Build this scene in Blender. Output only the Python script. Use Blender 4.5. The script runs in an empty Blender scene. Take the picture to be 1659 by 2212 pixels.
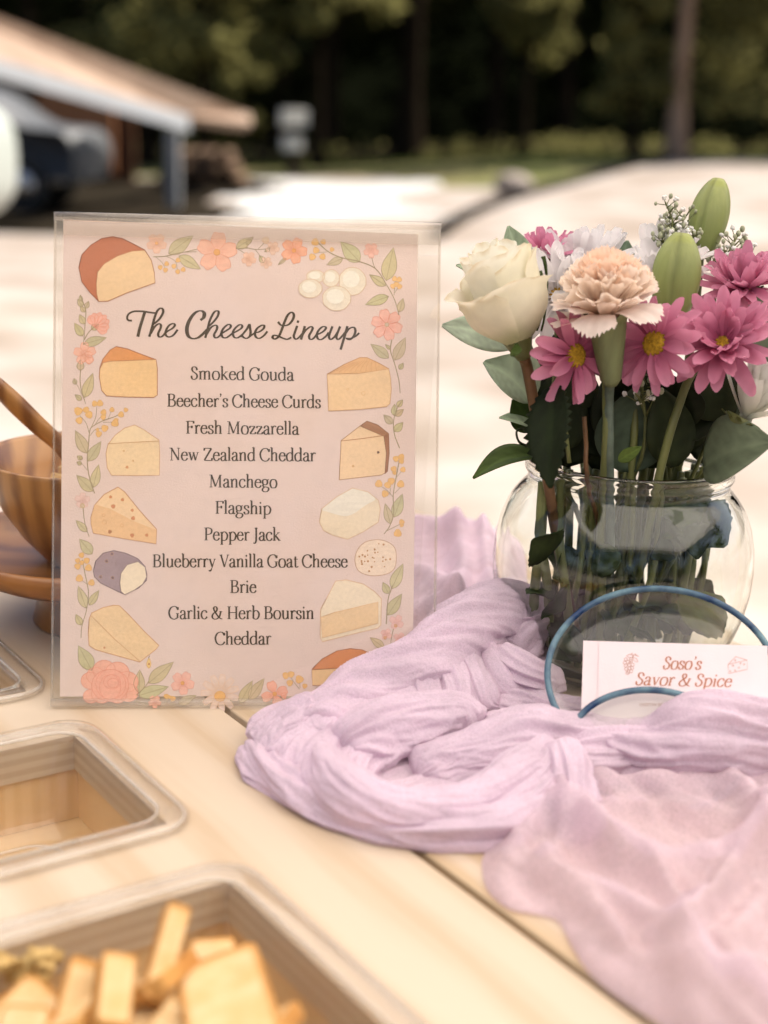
import bpy, math, random
import numpy as np
from mathutils import Vector, Matrix, geometry, noise as mnoise
random.seed(11); RNG = np.random.default_rng(11)
C = bpy.context.scene.collection
SC = bpy.context.scene
rad = math.radians
TABLE = 0.90            # height of the table top
CAM_H = 0.342           # camera above the table top
PITCH, ROLL, F = rad(15.4), rad(2.0), 3072.0   # F in units of a 2212-high picture
CX, CY = 829.5, 1106.0

# ------------------------------------------------------------------ camera
FWD = Vector((0, math.cos(PITCH), -math.sin(PITCH)))
_r = Vector((1, 0, 0)); _u = Vector((0, math.sin(PITCH), math.cos(PITCH)))
RT = _r*math.cos(ROLL) + _u*math.sin(ROLL)
UP = -_r*math.sin(ROLL) + _u*math.cos(ROLL)
EYE = Vector((0, 0, TABLE + CAM_H))
cd = bpy.data.cameras.new('camera'); cam = bpy.data.objects.new('camera', cd); C.objects.link(cam)
cam.matrix_world = Matrix(((RT.x, UP.x, -FWD.x, EYE.x), (RT.y, UP.y, -FWD.y, EYE.y), (RT.z, UP.z, -FWD.z, EYE.z), (0, 0, 0, 1)))
cd.sensor_fit = 'VERTICAL'; cd.sensor_height = 36; cd.sensor_width = 27; cd.lens = 50
cd.clip_start = 0.02; cd.clip_end = 1000
cd.dof.use_dof = True; cd.dof.focus_distance = 0.862; cd.dof.aperture_fstop = 4.2
SC.camera = cam

# ------------------------------------------------------------------ world, sun, exposure
SUN_EL, SUN_H = rad(55), Vector((0.90, 0.44, 0)).normalized()
w = bpy.data.worlds.new('World'); SC.world = w; w.use_nodes = True
nt = w.node_tree; bg = nt.nodes['Background']
sky = nt.nodes.new('ShaderNodeTexSky'); sky.sky_type = 'NISHITA'; sky.sun_disc = False
sky.sun_elevation = SUN_EL; sky.sun_rotation = math.atan2(SUN_H.x, SUN_H.y)
sky.air_density = 1.0; sky.dust_density = 3.0; sky.ozone_density = 1.0
nt.links.new(sky.outputs[0], bg.inputs[0]); bg.inputs[1].default_value = 0.08
sl = bpy.data.lights.new('sun', 'SUN'); sl.energy = 4.4; sl.angle = rad(0.53); sl.color = (1.0, 0.92, 0.82)
so = bpy.data.objects.new('sun', sl); C.objects.link(so); so.location = (6, 3, 9)
tosun = SUN_H*math.cos(SUN_EL) + Vector((0, 0, math.sin(SUN_EL)))
so.rotation_euler = tosun.to_track_quat('Z', 'Y').to_euler()
SC.view_settings.view_transform = 'Standard'; SC.view_settings.look = 'None'
SC.view_settings.exposure = 1.27; SC.view_settings.gamma = 1.0
SC.render.engine = 'CYCLES'
SC.cycles.use_denoising = True
SC.cycles.transparent_max_bounces = 32; SC.cycles.max_bounces = 14; SC.cycles.transmission_bounces = 12
SC.cycles.sample_clamp_indirect = 6.0

# ------------------------------------------------------------------ pixel helpers (2212-high picture -> world)
def ray(x, y): return FWD + RT*((x-CX)/F) + UP*((CY-y)/F)
def PT(x, y, h=0.0):
    d = ray(x, y); t = (TABLE+h-EYE.z)/d.z
    return EYE + d*t
def PZ(x, y, zc): return EYE + ray(x, y)*zc
def PY(x, y, Y):
    d = ray(x, y); return EYE + d*(Y/d.y)
def PPLANE(x, y, o, n):
    d = ray(x, y); t = (o-EYE).dot(n)/d.dot(n); return EYE + d*t
def px(n, zc): return n/F*zc

# ------------------------------------------------------------------ mesh helpers
class MB:
    def __init__(s): s.v = []; s.f = []; s.m = []; s.c = []; s.col = (1, 1, 1); s.mi = 0
    def add(s, vs, fs, M=None, cols=None, mi=None):
        o = len(s.v)
        for i, p in enumerate(vs):
            p = Vector(p)
            s.v.append(M @ p if M is not None else p)
            s.c.append(cols[i] if cols is not None else s.col)
        for f in fs: s.f.append([o+i for i in f]); s.m.append(s.mi if mi is None else mi)
    def box(s, a, b, M=None, mi=None):
        (x0, y0, z0), (x1, y1, z1) = a, b
        vs = [(x0,y0,z0),(x1,y0,z0),(x1,y1,z0),(x0,y1,z0),(x0,y0,z1),(x1,y0,z1),(x1,y1,z1),(x0,y1,z1)]
        s.add(vs, [(0,3,2,1),(4,5,6,7),(0,1,5,4),(1,2,6,5),(2,3,7,6),(3,0,4,7)], M, mi=mi)
    def lathe(s, prof, n=48, M=None, close=False, cols=None):
        vs = []; fs = []; k = len(prof)
        for i in range(n):
            a = 2*math.pi*i/n
            for r, z in prof: vs.append((r*math.cos(a), r*math.sin(a), z))
        for i in range(n):
            j = (i+1) % n
            for q in range(k-1): fs.append((i*k+q, j*k+q, j*k+q+1, i*k+q+1))
            if close: fs.append((i*k+k-1, j*k+k-1, j*k, i*k))
        s.add(vs, fs, M)
    def tube(s, pts, r, n=8, cap=True, sub=6, M=None):
        P = catmull(pts, sub) if sub else [Vector(p) for p in pts]
        k = len(P); rs = r if isinstance(r, (list, tuple)) else [r, r]
        vs = []; fs = []; ref = Vector((0.31, 0.17, 0.93)); prev = None
        for i, p in enumerate(P):
            t = (P[min(i+1, k-1)] - P[max(i-1, 0)])
            t = t.normalized() if t.length > 1e-9 else Vector((0, 0, 1))
            if prev is None:
                a = t.orthogonal().normalized()
            else:
                a = prev - t*prev.dot(t); a = a.normalized() if a.length > 1e-6 else t.orthogonal().normalized()
            prev = a; b = t.cross(a); q = i/(k-1)*(len(rs)-1); i0 = min(int(q), len(rs)-2); rr = rs[i0] + (rs[i0+1]-rs[i0])*(q-i0)
            for j in range(n):
                an = 2*math.pi*j/n; vs.append(p + a*(rr*math.cos(an)) + b*(rr*math.sin(an)))
        for i in range(k-1):
            for j in range(n):
                j2 = (j+1) % n; fs.append((i*n+j, i*n+j2, (i+1)*n+j2, (i+1)*n+j))
        if cap: fs.append(tuple(range(n))[::-1]); fs.append(tuple((k-1)*n+j for j in range(n)))
        s.add(vs, fs, M)
    def ball(s, c, r, n=8, m=5, M=None, sc=(1, 1, 1)):
        vs = []; fs = []
        for i in range(m+1):
            a = math.pi*i/m
            for j in range(n):
                b = 2*math.pi*j/n
                vs.append((c[0]+r*sc[0]*math.sin(a)*math.cos(b), c[1]+r*sc[1]*math.sin(a)*math.sin(b), c[2]+r*sc[2]*math.cos(a)))
        for i in range(m):
            for j in range(n): fs.append((i*n+j, (i+1)*n+j, (i+1)*n+(j+1) % n, i*n+(j+1) % n))
        s.add(vs, fs, M)
    def grid(s, P, nu, nv, cols=None, M=None, mi=None):   # P[i*nv+j]
        s.add(P, [(i*nv+j, (i+1)*nv+j, (i+1)*nv+j+1, i*nv+j+1) for i in range(nu-1) for j in range(nv-1)], M, cols, mi)
    def build(s, name, mats, parent=None, smooth=True, world=True, solid=0, bevel=0, subsurf=0):
        me = bpy.data.meshes.new(name)
        org = parent.location.copy() if (parent is not None and world) else Vector((0, 0, 0))
        if parent is not None and parent.parent is not None and world: org = org + parent.parent.location
        me.from_pydata([tuple(p-org) for p in s.v], [], s.f)
        mats = mats if isinstance(mats, (list, tuple)) else [mats]
        for m in mats: me.materials.append(m)
        me.polygons.foreach_set('material_index', s.m)
        me.polygons.foreach_set('use_smooth', [smooth]*len(s.f))
        ca = me.color_attributes.new('Col', 'FLOAT_COLOR', 'POINT')
        arr = np.ones((len(s.v), 4), dtype=np.float32); arr[:, :3] = np.array(s.c, dtype=np.float32).reshape(-1, 3)
        ca.data.foreach_set('color', arr.ravel())
        me.validate(); me.update()
        o = bpy.data.objects.new(name, me); C.objects.link(o)
        if parent is not None: o.parent = parent
        if solid:
            q = o.modifiers.new('solid', 'SOLIDIFY'); q.thickness = solid; q.offset = 0
        if bevel:
            q = o.modifiers.new('bevel', 'BEVEL'); q.width = bevel; q.segments = 3; q.limit_method = 'ANGLE'; q.angle_limit = rad(40)
        if subsurf:
            q = o.modifiers.new('sub', 'SUBSURF'); q.levels = subsurf; q.render_levels = subsurf
        return o
def catmull(pts, sub=8, closed=False):
    P = [Vector(p) for p in pts]; n = len(P); out = []
    if n < 3 and not closed: return [P[0].lerp(P[1], i/sub) for i in range(sub+1)]
    for i in range(n if closed else n-1):
        if closed: p0, p1, p2, p3 = P[i-1], P[i], P[(i+1) % n], P[(i+2) % n]
        else: p0, p1, p2, p3 = P[max(i-1, 0)], P[i], P[i+1], P[min(i+2, n-1)]
        for k in range(sub):
            t = k/sub
            out.append(0.5*((2*p1) + (p2-p0)*t + (2*p0-5*p1+4*p2-p3)*t*t + (3*p1-p0-3*p2+p3)*t**3))
    if not closed: out.append(P[-1])
    return out
def tag(o, label=None, cat=None, group=None, kind=None):
    if label: o['label'] = label
    if cat: o['category'] = cat
    if group: o['group'] = group
    if kind: o['kind'] = kind
    return o
def thing(name, label, cat, loc=(0, 0, 0), group=None):
    o = bpy.data.objects.new(name, None); C.objects.link(o); o.location = loc; o.empty_display_size = 0.05
    return tag(o, label, cat, group)
def frame(pos, axis, spin=0.0, xh=None):           # z axis = axis
    z = Vector(axis).normalized(); x = Vector((0, 0, 1)).cross(z) if xh is None else Vector(xh)-z*Vector(xh).dot(z)
    x = x.normalized() if x.length > 1e-4 else Vector((1, 0, 0)); y = z.cross(x)
    M = Matrix(((x.x, y.x, z.x, pos[0]), (x.y, y.y, z.y, pos[1]), (x.z, y.z, z.z, pos[2]), (0, 0, 0, 1)))
    return M @ Matrix.Rotation(spin, 4, 'Z')
def U(a, b): return random.uniform(a, b)

# ------------------------------------------------------------------ materials
def lin(c): return tuple(((x/255)/12.92 if x/255 <= 0.04045 else ((x/255+0.055)/1.055)**2.4) for x in c)
def mat(name, col, rough=0.6, spec=0.4, noise=0.0, nscale=20, stretch=(1, 1, 1), col2=None, bump=0.0, bscale=None, attr=False,
        trans=0.0, sss=0.0, alpha=1.0, metal=0.0, sheen=0.0, detail=6, coat=0.0):
    m = bpy.data.materials.new(name); m.use_nodes = True; t = m.node_tree; b = t.nodes['Principled BSDF']; L = t.links.new
    b.inputs['Roughness'].default_value = rough; b.inputs['Specular IOR Level'].default_value = spec; b.inputs['Metallic'].default_value = metal
    b.inputs['Alpha'].default_value = alpha; b.inputs['Coat Weight'].default_value = coat
    if sheen: b.inputs['Sheen Weight'].default_value = sheen
    tc = t.nodes.new('ShaderNodeTexCoord'); mp = t.nodes.new('ShaderNodeMapping'); mp.inputs['Scale'].default_value = stretch
    L(tc.outputs['Object'], mp.inputs[0])
    nz = t.nodes.new('ShaderNodeTexNoise'); nz.inputs['Scale'].default_value = nscale; nz.inputs['Detail'].default_value = detail
    L(mp.outputs[0], nz.inputs[0])
    mx = t.nodes.new('ShaderNodeMix'); mx.data_type = 'RGBA'
    c2 = col2 if col2 else tuple(x*(1-noise) for x in col)
    mx.inputs[6].default_value = (*col, 1); mx.inputs[7].default_value = (*c2, 1)
    rmp = t.nodes.new('ShaderNodeMapRange'); rmp.inputs[1].default_value = 0.35; rmp.inputs[2].default_value = 0.65
    L(nz.outputs[0], rmp.inputs[0]); L(rmp.outputs[0], mx.inputs[0])
    out = mx.outputs[2]
    if attr:
        at = t.nodes.new('ShaderNodeAttribute'); at.attribute_name = 'Col'
        mm = t.nodes.new('ShaderNodeMix'); mm.data_type = 'RGBA'; mm.blend_type = 'MULTIPLY'; mm.inputs[0].default_value = 1
        L(at.outputs[0], mm.inputs[6]); L(out, mm.inputs[7]); out = mm.outputs[2]
    L(out, b.inputs['Base Color'])
    if bump:
        nb = t.nodes.new('ShaderNodeTexNoise'); nb.inputs['Scale'].default_value = bscale or nscale*3; nb.inputs['Detail'].default_value = 4
        L(mp.outputs[0], nb.inputs[0]); bp = t.nodes.new('ShaderNodeBump'); bp.inputs['Strength'].default_value = min(1, bump); bp.inputs['Distance'].default_value = 0.001
        L(nb.outputs[0], bp.inputs['Height']); L(bp.outputs[0], b.inputs['Normal'])
    if trans:
        tr = t.nodes.new('ShaderNodeBsdfTranslucent'); L(out, tr.inputs[0]); ms = t.nodes.new('ShaderNodeMixShader'); ms.inputs[0].default_value = trans
        o = t.nodes['Material Output']; L(b.outputs[0], ms.inputs[1]); L(tr.outputs[0], ms.inputs[2])
        if alpha < 1:
            tp = t.nodes.new('ShaderNodeBsdfTransparent'); m2 = t.nodes.new('ShaderNodeMixShader'); m2.inputs[0].default_value = alpha
            b.inputs['Alpha'].default_value = 1; L(tp.outputs[0], m2.inputs[1]); L(ms.outputs[0], m2.inputs[2]); L(m2.outputs[0], o.inputs[0])
        else: L(ms.outputs[0], o.inputs[0])
    return m
def clear_plastic(name, tint=(0.95, 0.94, 0.92), haze=0.03, hazecol=(0.8, 0.78, 0.75), rough=0.06, ior=1.5, scratch=0.0):
    m = bpy.data.materials.new(name); m.use_nodes = True; t = m.node_tree; L = t.links.new
    t.nodes.remove(t.nodes['Principled BSDF']); o = t.nodes['Material Output']
    tp = t.nodes.new('ShaderNodeBsdfTransparent'); tp.inputs[0].default_value = (*tint, 1)
    gl = t.nodes.new('ShaderNodeBsdfGlossy'); gl.inputs['Roughness'].default_value = rough
    df = t.nodes.new('ShaderNodeBsdfDiffuse'); df.inputs[0].default_value = (*hazecol, 1)
    fr = t.nodes.new('ShaderNodeFresnel'); gm = t.nodes.new('ShaderNodeNewGeometry'); im = t.nodes.new('ShaderNodeMapRange'); im.inputs[3].default_value = ior; im.inputs[4].default_value = 1/ior   # same reflectance from either side
    L(gm.outputs['Backfacing'], im.inputs[0]); L(im.outputs[0], fr.inputs[0])
    a = t.nodes.new('ShaderNodeMixShader'); a.inputs[0].default_value = haze; L(tp.outputs[0], a.inputs[1]); L(df.outputs[0], a.inputs[2])
    if scratch:
        tc = t.nodes.new('ShaderNodeTexCoord'); nz = t.nodes.new('ShaderNodeTexNoise'); nz.inputs['Scale'].default_value = 90; nz.inputs['Detail'].default_value = 8
        L(tc.outputs['Object'], nz.inputs[0]); mr = t.nodes.new('ShaderNodeMapRange'); mr.inputs[1].default_value = 0.5; mr.inputs[2].default_value = 0.75
        mr.inputs[3].default_value = haze; mr.inputs[4].default_value = haze+scratch; L(nz.outputs[0], mr.inputs[0]); L(mr.outputs[0], a.inputs[0])
    c = t.nodes.new('ShaderNodeMixShader'); L(fr.outputs[0], c.inputs[0]); L(a.outputs[0], c.inputs[1]); L(gl.outputs[0], c.inputs[2])
    L(c.outputs[0], o.inputs[0]); return m
def glass(name, col=(0.97, 1, 0.985), rough=0.0, ior=1.47):
    m = bpy.data.materials.new(name); m.use_nodes = True; t = m.node_tree
    t.nodes.remove(t.nodes['Principled BSDF']); g = t.nodes.new('ShaderNodeBsdfGlass'); g.inputs[0].default_value = (*col, 1)
    g.inputs['Roughness'].default_value = rough; g.inputs['IOR'].default_value = ior
    t.links.new(g.outputs[0], t.nodes['Material Output'].inputs[0]); return m
def wood(name, c1, c2, ax='y', scale=14, stretch=14, rough=0.55, bump=0.15, ringscale=9, coat=0.0, dist=3.0, spots=False):
    m = bpy.data.materials.new(name); m.use_nodes = True; t = m.node_tree; b = t.nodes['Principled BSDF']; L = t.links.new
    b.inputs['Roughness'].default_value = rough; b.inputs['Coat Weight'].default_value = coat; b.inputs['Coat Roughness'].default_value = 0.3
    tc = t.nodes.new('ShaderNodeTexCoord'); mp = t.nodes.new('ShaderNodeMapping'); L(tc.outputs['Object'], mp.inputs[0])
    s = [stretch]*3; s['xyz'.index(ax)] = 1.0; mp.inputs['Scale'].default_value = s
    n1 = t.nodes.new('ShaderNodeTexNoise'); n1.inputs['Scale'].default_value = scale; n1.inputs['Detail'].default_value = 9; n1.inputs['Distortion'].default_value = 0.4
    L(mp.outputs[0], n1.inputs[0])
    mp2 = t.nodes.new('ShaderNodeMapping'); L(tc.outputs['Object'], mp2.inputs[0]); s2 = [1.0]*3; s2['xyz'.index(ax)] = 0.12; mp2.inputs['Scale'].default_value = s2
    wv = t.nodes.new('ShaderNodeTexWave'); wv.inputs['Scale'].default_value = ringscale; wv.inputs['Distortion'].default_value = dist; wv.inputs['Detail'].default_value = 3; wv.inputs['Detail Scale'].default_value = 2
    wv.bands_direction = 'X' if ax != 'x' else 'Y'
    L(mp2.outputs[0], wv.inputs[0])
    mx = t.nodes.new('ShaderNodeMix'); mx.data_type = 'RGBA'; mx.inputs[6].default_value = (*c1, 1); mx.inputs[7].default_value = (*c2, 1)
    ad = t.nodes.new('ShaderNodeMath'); ad.operation = 'MULTIPLY'; L(n1.outputs[0], ad.inputs[0]); L(wv.outputs[0], ad.inputs[1])
    mr = t.nodes.new('ShaderNodeMapRange'); mr.inputs[1].default_value = 0.1; mr.inputs[2].default_value = 0.55; L(ad.outputs[0], mr.inputs[0])
    L(mr.outputs[0], mx.inputs[0]); L(mx.outputs[2], b.inputs['Base Color'])
    bp = t.nodes.new('ShaderNodeBump'); bp.inputs['Strength'].default_value = bump; bp.inputs['Distance'].default_value = 0.0006
    L(n1.outputs[0], bp.inputs['Height']); L(bp.outputs[0], b.inputs['Normal']); return m
# ================================================================== THE PLACE: ground, wood, shed
M_gravel = mat('pale_gravel', (0.37, 0.33, 0.295), 0.95, 0.05, nscale=0.85, col2=(0.235, 0.19, 0.152), bump=0.9, bscale=14, detail=12)  # coarse mottling stands for dappled shade as well as uneven gravel
M_grass = mat('short_grass', (0.075, 0.095, 0.028), 0.95, 0.03, nscale=0.8, col2=(0.20, 0.165, 0.085), bump=0.5, bscale=10)
M_earth_shade = mat('earth_and_shade', (0.025, 0.02, 0.014), 1.0, 0.0, nscale=1.5, col2=(0.012, 0.01, 0.007))  # earth of the wood; also the colour of the shade around the shed
M_sunpatch = mat('sunlit_gravel', (0.45, 0.44, 0.42), 0.9, 0.1, nscale=1.2, col2=(0.38, 0.37, 0.35))  # paler ground tone with the sun's brightness put into the colour
def gz(x, y):                 # ground height: the lot climbs away to the right
    t = min(max((y-9)/28, 0), 1); t = t*t*(3-2*t); q = min(max((x+5)/13, 0), 1); q = q*q*(3-2*q)
    return t*(0.05 + 0.62*q) + 0.03*math.sin(x*0.7)*math.sin(y*0.4)*min(1, max(0, (y-5)/10))
def sheet(name, M, poly_fn, x0, x1, y0, y1, st, dz, kind='structure'):
    b = MB(); xs = np.arange(x0, x1+1e-6, st); ys = np.arange(y0, y1+1e-6, st); idx = {}
    for i in range(len(xs)):
        for j in range(len(ys)):
            idx[i, j] = len(b.v); b.v.append(Vector((xs[i], ys[j], gz(xs[i], ys[j])+dz))); b.c.append((1, 1, 1))
    for i in range(len(xs)-1):
        for j in range(len(ys)-1):
            if poly_fn is None or poly_fn((xs[i]+xs[i+1])/2, (ys[j]+ys[j+1])/2):
                b.f.append([idx[i, j], idx[i+1, j], idx[i+1, j+1], idx[i, j+1]]); b.m.append(0)
    return tag(b.build(name, M), kind=kind)
g = MB()
gx = [-400, -150, -60, -40] + [k*1.0 for k in range(-30, 31)] + [40, 60, 150, 400]
gy = [-60, -20, -8] + [k*1.0 for k in range(-3, 72)] + [90, 160, 400]
g.grid([(x, y, gz(x, y)) for x in gx for y in gy], len(gx), len(gy)); tag(g.build('ground', M_gravel), kind='structure')
def edgecurve(y):             # the curved edging: x as a function of y
    return 0.35 + max(0, y-14)**1.55*0.062
sheet('lawn', M_grass, lambda x, y: x > 0.2 and x < edgecurve(y)-0.25 and y > 23.5 + 0.8*math.sin(x) or y > 27.5 and x < edgecurve(y)-.25, -8, 16, 18, 36, 0.35, 0.004)
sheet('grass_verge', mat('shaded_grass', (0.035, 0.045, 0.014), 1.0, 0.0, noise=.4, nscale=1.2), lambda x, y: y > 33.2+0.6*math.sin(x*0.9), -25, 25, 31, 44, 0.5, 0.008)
sheet('forest_floor', M_earth_shade, lambda x, y: y > 37.5+0.6*math.sin(x*0.7), -32, 32, 35, 70, 1.0, 0.05)
sheet('sunlit_patch', M_sunpatch, lambda x, y: x < 0.4+0.5*math.sin(y*.8) and x > -2.7+.5*math.sin(y*1.3) and y < 26.3+.6*math.sin(2*x) and y > 17.8+.7*math.sin(1.7*x+1), -3.4, 1.4, 16.8, 27, 0.2, 0.006)  # pale sheet painted as the sunlit patch of gravel
sheet('shed_shade', M_earth_shade, lambda x, y: y > 14+.5*math.sin(x*1.3) and x < -2.3+.4*math.sin(y*1.1), -18, -1.8, 13, 27, 0.3, 0.012)  # dark sheet painted as the shade under and before the shed
b = MB(); ed = [Vector((edgecurve(y), y, gz(edgecurve(y), y)+0.03)) for y in np.linspace(15.5, 34, 24)]
b.tube(ed, 0.09, 8, sub=2); tag(b.build('landscape_edging', mat('edging_black', (0.012, 0.011, 0.010), 0.9, 0.03, noise=0.3)), 'dark curved landscape edging between the lawn strip and the pale gravel', 'edging')
b = MB()
for i in range(10):
    pass
st = MB(); st.ball((0, 0, 0), 0.26, 14, 9, sc=(1.25, 0.9, 0.75))
for i, p in enumerate(st.v): st.v[i] = p*(1+0.12*mnoise.noise(p*4))
p0 = PY(1112, 385, 23.0); p0.z = gz(p0.x, p0.y)+0.12
st.v = [p+p0 for p in st.v]; tag(st.build('boulder', mat('boulder_stone', (0.36, 0.30, 0.25), 0.9, noise=0.3, nscale=5)), 'pale boulder beside the dark curved edging', 'rock')

# ---- trees
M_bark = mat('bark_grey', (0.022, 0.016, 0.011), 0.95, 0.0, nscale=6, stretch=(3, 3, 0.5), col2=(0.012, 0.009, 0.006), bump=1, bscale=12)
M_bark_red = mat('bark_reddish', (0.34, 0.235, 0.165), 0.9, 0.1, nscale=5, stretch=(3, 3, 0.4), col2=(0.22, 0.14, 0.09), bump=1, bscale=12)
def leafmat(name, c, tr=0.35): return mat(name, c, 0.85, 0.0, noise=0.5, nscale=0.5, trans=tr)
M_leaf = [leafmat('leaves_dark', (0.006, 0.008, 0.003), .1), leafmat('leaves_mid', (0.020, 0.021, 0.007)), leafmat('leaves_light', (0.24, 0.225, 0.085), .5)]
def leafquads(b, c, R, n, size, sc=(1, 1, 0.7)):
    d = RNG.normal(size=(n, 3)); d /= np.linalg.norm(d, axis=1)[:, None]; d *= (RNG.random(n)**0.45)[:, None]*R
    for k in range(n):
        p = Vector((c[0]+d[k, 0]*sc[0], c[1]+d[k, 1]*sc[1], c[2]+d[k, 2]*sc[2])); s = size*U(0.6, 1.3)
        a = Vector((U(-1, 1), U(-1, 1), U(-0.6, 0.6))).normalized(); n_ = Vector((U(-1, 1), U(-1, 1), U(-0.2, 1.4))); bb = a.cross(n_)
        if bb.length < 1e-3: continue
        bb.normalize(); o = len(b.v)
        for q in (a*s, bb*s*0.45, a*-s*0.9, bb*-s*0.45): b.v.append(p+q); b.c.append((1, 1, 1))
        b.f.append([o, o+1, o+2, o+3]); b.m.append(0)
def tree(name, x, y, H, tr, crown, leaf_m, bark, label, group='trees along the edge of the wood', lowest=2.0, nclump=30, per=70, rad_c=2.4, lean=0.0, size=0.16):
    z0 = gz(x, y); t = thing(name, label, 'tree', (x, y, z0), group)
    b = MB(); top = Vector((x+lean*H, y, z0+H))
    pts = [Vector((x, y, z0-0.1)), Vector((x+lean*H*0.3+U(-.08, .08), y, z0+H*0.3)), Vector((x+lean*H*0.6+U(-.15, .15), y, z0+H*0.62)), top]
    b.tube(pts, [tr*1.9, tr*1.05, tr*0.9, tr*0.8, tr*.7, tr*0.5, tr*0.15], 10, sub=8)
    ends = []
    for k in range(11):
        hh = U(0.22, 0.92); p = pts[0].lerp(top, hh); a = U(0, 2*math.pi); L_ = rad_c*(1.15-hh*0.6)
        q = p + Vector((math.cos(a)*L_, math.sin(a)*L_, U(-0.1, 0.5)*L_)); b.tube([p, p.lerp(q, 0.5)+Vector((0, 0, 0.2)), q], [tr*0.3, tr*0.18, tr*0.06], 6, sub=4); ends.append(q)
    b.build('trunk', bark, t)
    cbs = [MB(), MB()]
    for k in range(nclump):
        hh = U(0, 1)**0.8; z = z0 + lowest + (H*1.05-lowest)*hh; a = U(0, 2*math.pi); rr = rad_c*(1-0.55*hh)*U(0.3, 1.05)
        c = (x+lean*(z-z0)+math.cos(a)*rr, y+math.sin(a)*rr, z) if k >= len(ends) else tuple(ends[k])
        leafquads(cbs[0], c, U(0.6, 1.15)*rad_c*0.42, per, size)
    cbs[0].build('crown', leaf_m, t, smooth=False)
    return t
# (picture x of trunk, distance, trunk radius, kind)
spec = [
 ('broadleaf_tree', 318, 33.0, 0.15, 2, 'tree with pale mottled leaves rising above the middle of the shed roof', 1.6, 1.3),
 ('broadleaf_tree', 440, 31.0, 0.14, 2, 'tall narrow pale leafy tree just past the shed post, leaves hanging low', 0.5, 1.0),
 ('broadleaf_tree', 690, 34.0, 0.12, 2, 'tree with pale boughs hanging at the top, right of the white sign boards', 3.7, 1.5),
 ('broadleaf_tree', 1368, 33.5, 0.10, 2, 'small bright leafy tree hugging the left of the reddish trunk', 0.5, 0.75),
 ('broadleaf_tree', 1690, 33.5, 0.16, 2, 'bright leafy tree right of the reddish pine trunk', 1.2, 1.9),
 ('broadleaf_tree', 1130, 36.0, 0.12, 2, 'slim tree with few lit leaves near the thick dark trunk', 2.6, 0.9),
 ('conifer_tree', 60, 41, 0.20, 0, 'dark tree standing behind the ridge of the tan shed roof', 1.4),
 ('conifer_tree', 715, 39, 0.18, 1, 'dark tree with a plain trunk just right of the white roadside sign', 2.6),
 ('conifer_tree', 880, 37.5, 0.27, 1, 'thick dark grey trunk left of the blackest gap in the wood', 3.4),
 ('conifer_tree', 1060, 43, 0.22, 0, 'dark shaded tree just right of the thick grey trunk', 3.2),
 ('conifer_tree', 1215, 44, 0.22, 0, 'dark shaded tree above the middle of the green verge', 3.6),
 ('pine_tree', 1458, 33.0, 0.17, 1, 'pine with a lit reddish trunk flaring where it meets the gravel', 3.6),
 ('conifer_tree', 190, 44, 0.22, 0, 'dark tree over the shed between the mottled tree and ridge', 1.2),
 ('conifer_tree', 600, 45, 0.22, 0, 'dark tree behind the white roadside sign', 0.8),
]
for (nm, X, Y, tr, kd, lab, low, *rc) in spec:
    p = PY(X, 330, Y); bk = M_bark_red if nm == 'pine_tree' else M_bark
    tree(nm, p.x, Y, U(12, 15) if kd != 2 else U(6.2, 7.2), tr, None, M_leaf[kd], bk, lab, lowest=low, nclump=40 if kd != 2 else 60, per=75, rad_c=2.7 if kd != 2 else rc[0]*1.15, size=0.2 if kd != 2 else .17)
for (X, Y, lab) in [(-17, 40, 'dark tree off beyond the shed back'), (17, 40, 'dark tree at the far edge of the gravel rise'), (21, 45, 'tall dark tree far off beyond the gravel rise')]:
    pass
wd = MB()
for k in range(420):
    leafquads(wd, (U(-26, 26), U(46, 60), U(0.3, 15)), U(1.0, 2.2), 48, 0.34)
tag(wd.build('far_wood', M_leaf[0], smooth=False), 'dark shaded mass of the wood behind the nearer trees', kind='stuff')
wb = MB()
for k in range(260):
    a = U(math.pi*.96, math.pi*2.04); r_ = U(17, 24); leafquads(wb, (r_*math.cos(a), r_*math.sin(a), U(0.3, 12)), U(1.4, 2.4), 26, 0.6)
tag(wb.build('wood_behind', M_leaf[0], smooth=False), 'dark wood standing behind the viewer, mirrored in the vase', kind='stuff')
ub = MB()
for k in range(170):
    x = U(-20, 22); y = U(36.2, 40); leafquads(ub, (x, y, gz(x, y)+U(0.05, 0.32)), U(0.3, 0.55), 26, 0.09)
tag(ub.build('undergrowth', M_leaf[2], smooth=False), 'green undergrowth along the foot of the wood', kind='stuff')
hl = MB(); hx = np.linspace(-110, 110, 45); hy = np.linspace(54, 100, 24)
hl.grid([(x, y, -1.2+(y-54)*0.75+.8*mnoise.noise(Vector((x*0.1, y*0.1, 0)))) for x in hx for y in hy], 45, 24)
tag(hl.build('wood_backdrop', mat('backdrop_dark', (0.004, 0.005, 0.0025), 1.0, 0.0, noise=0.5, nscale=0.4)), kind='structure')  # added dark backdrop that closes bright gaps behind the trees

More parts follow.
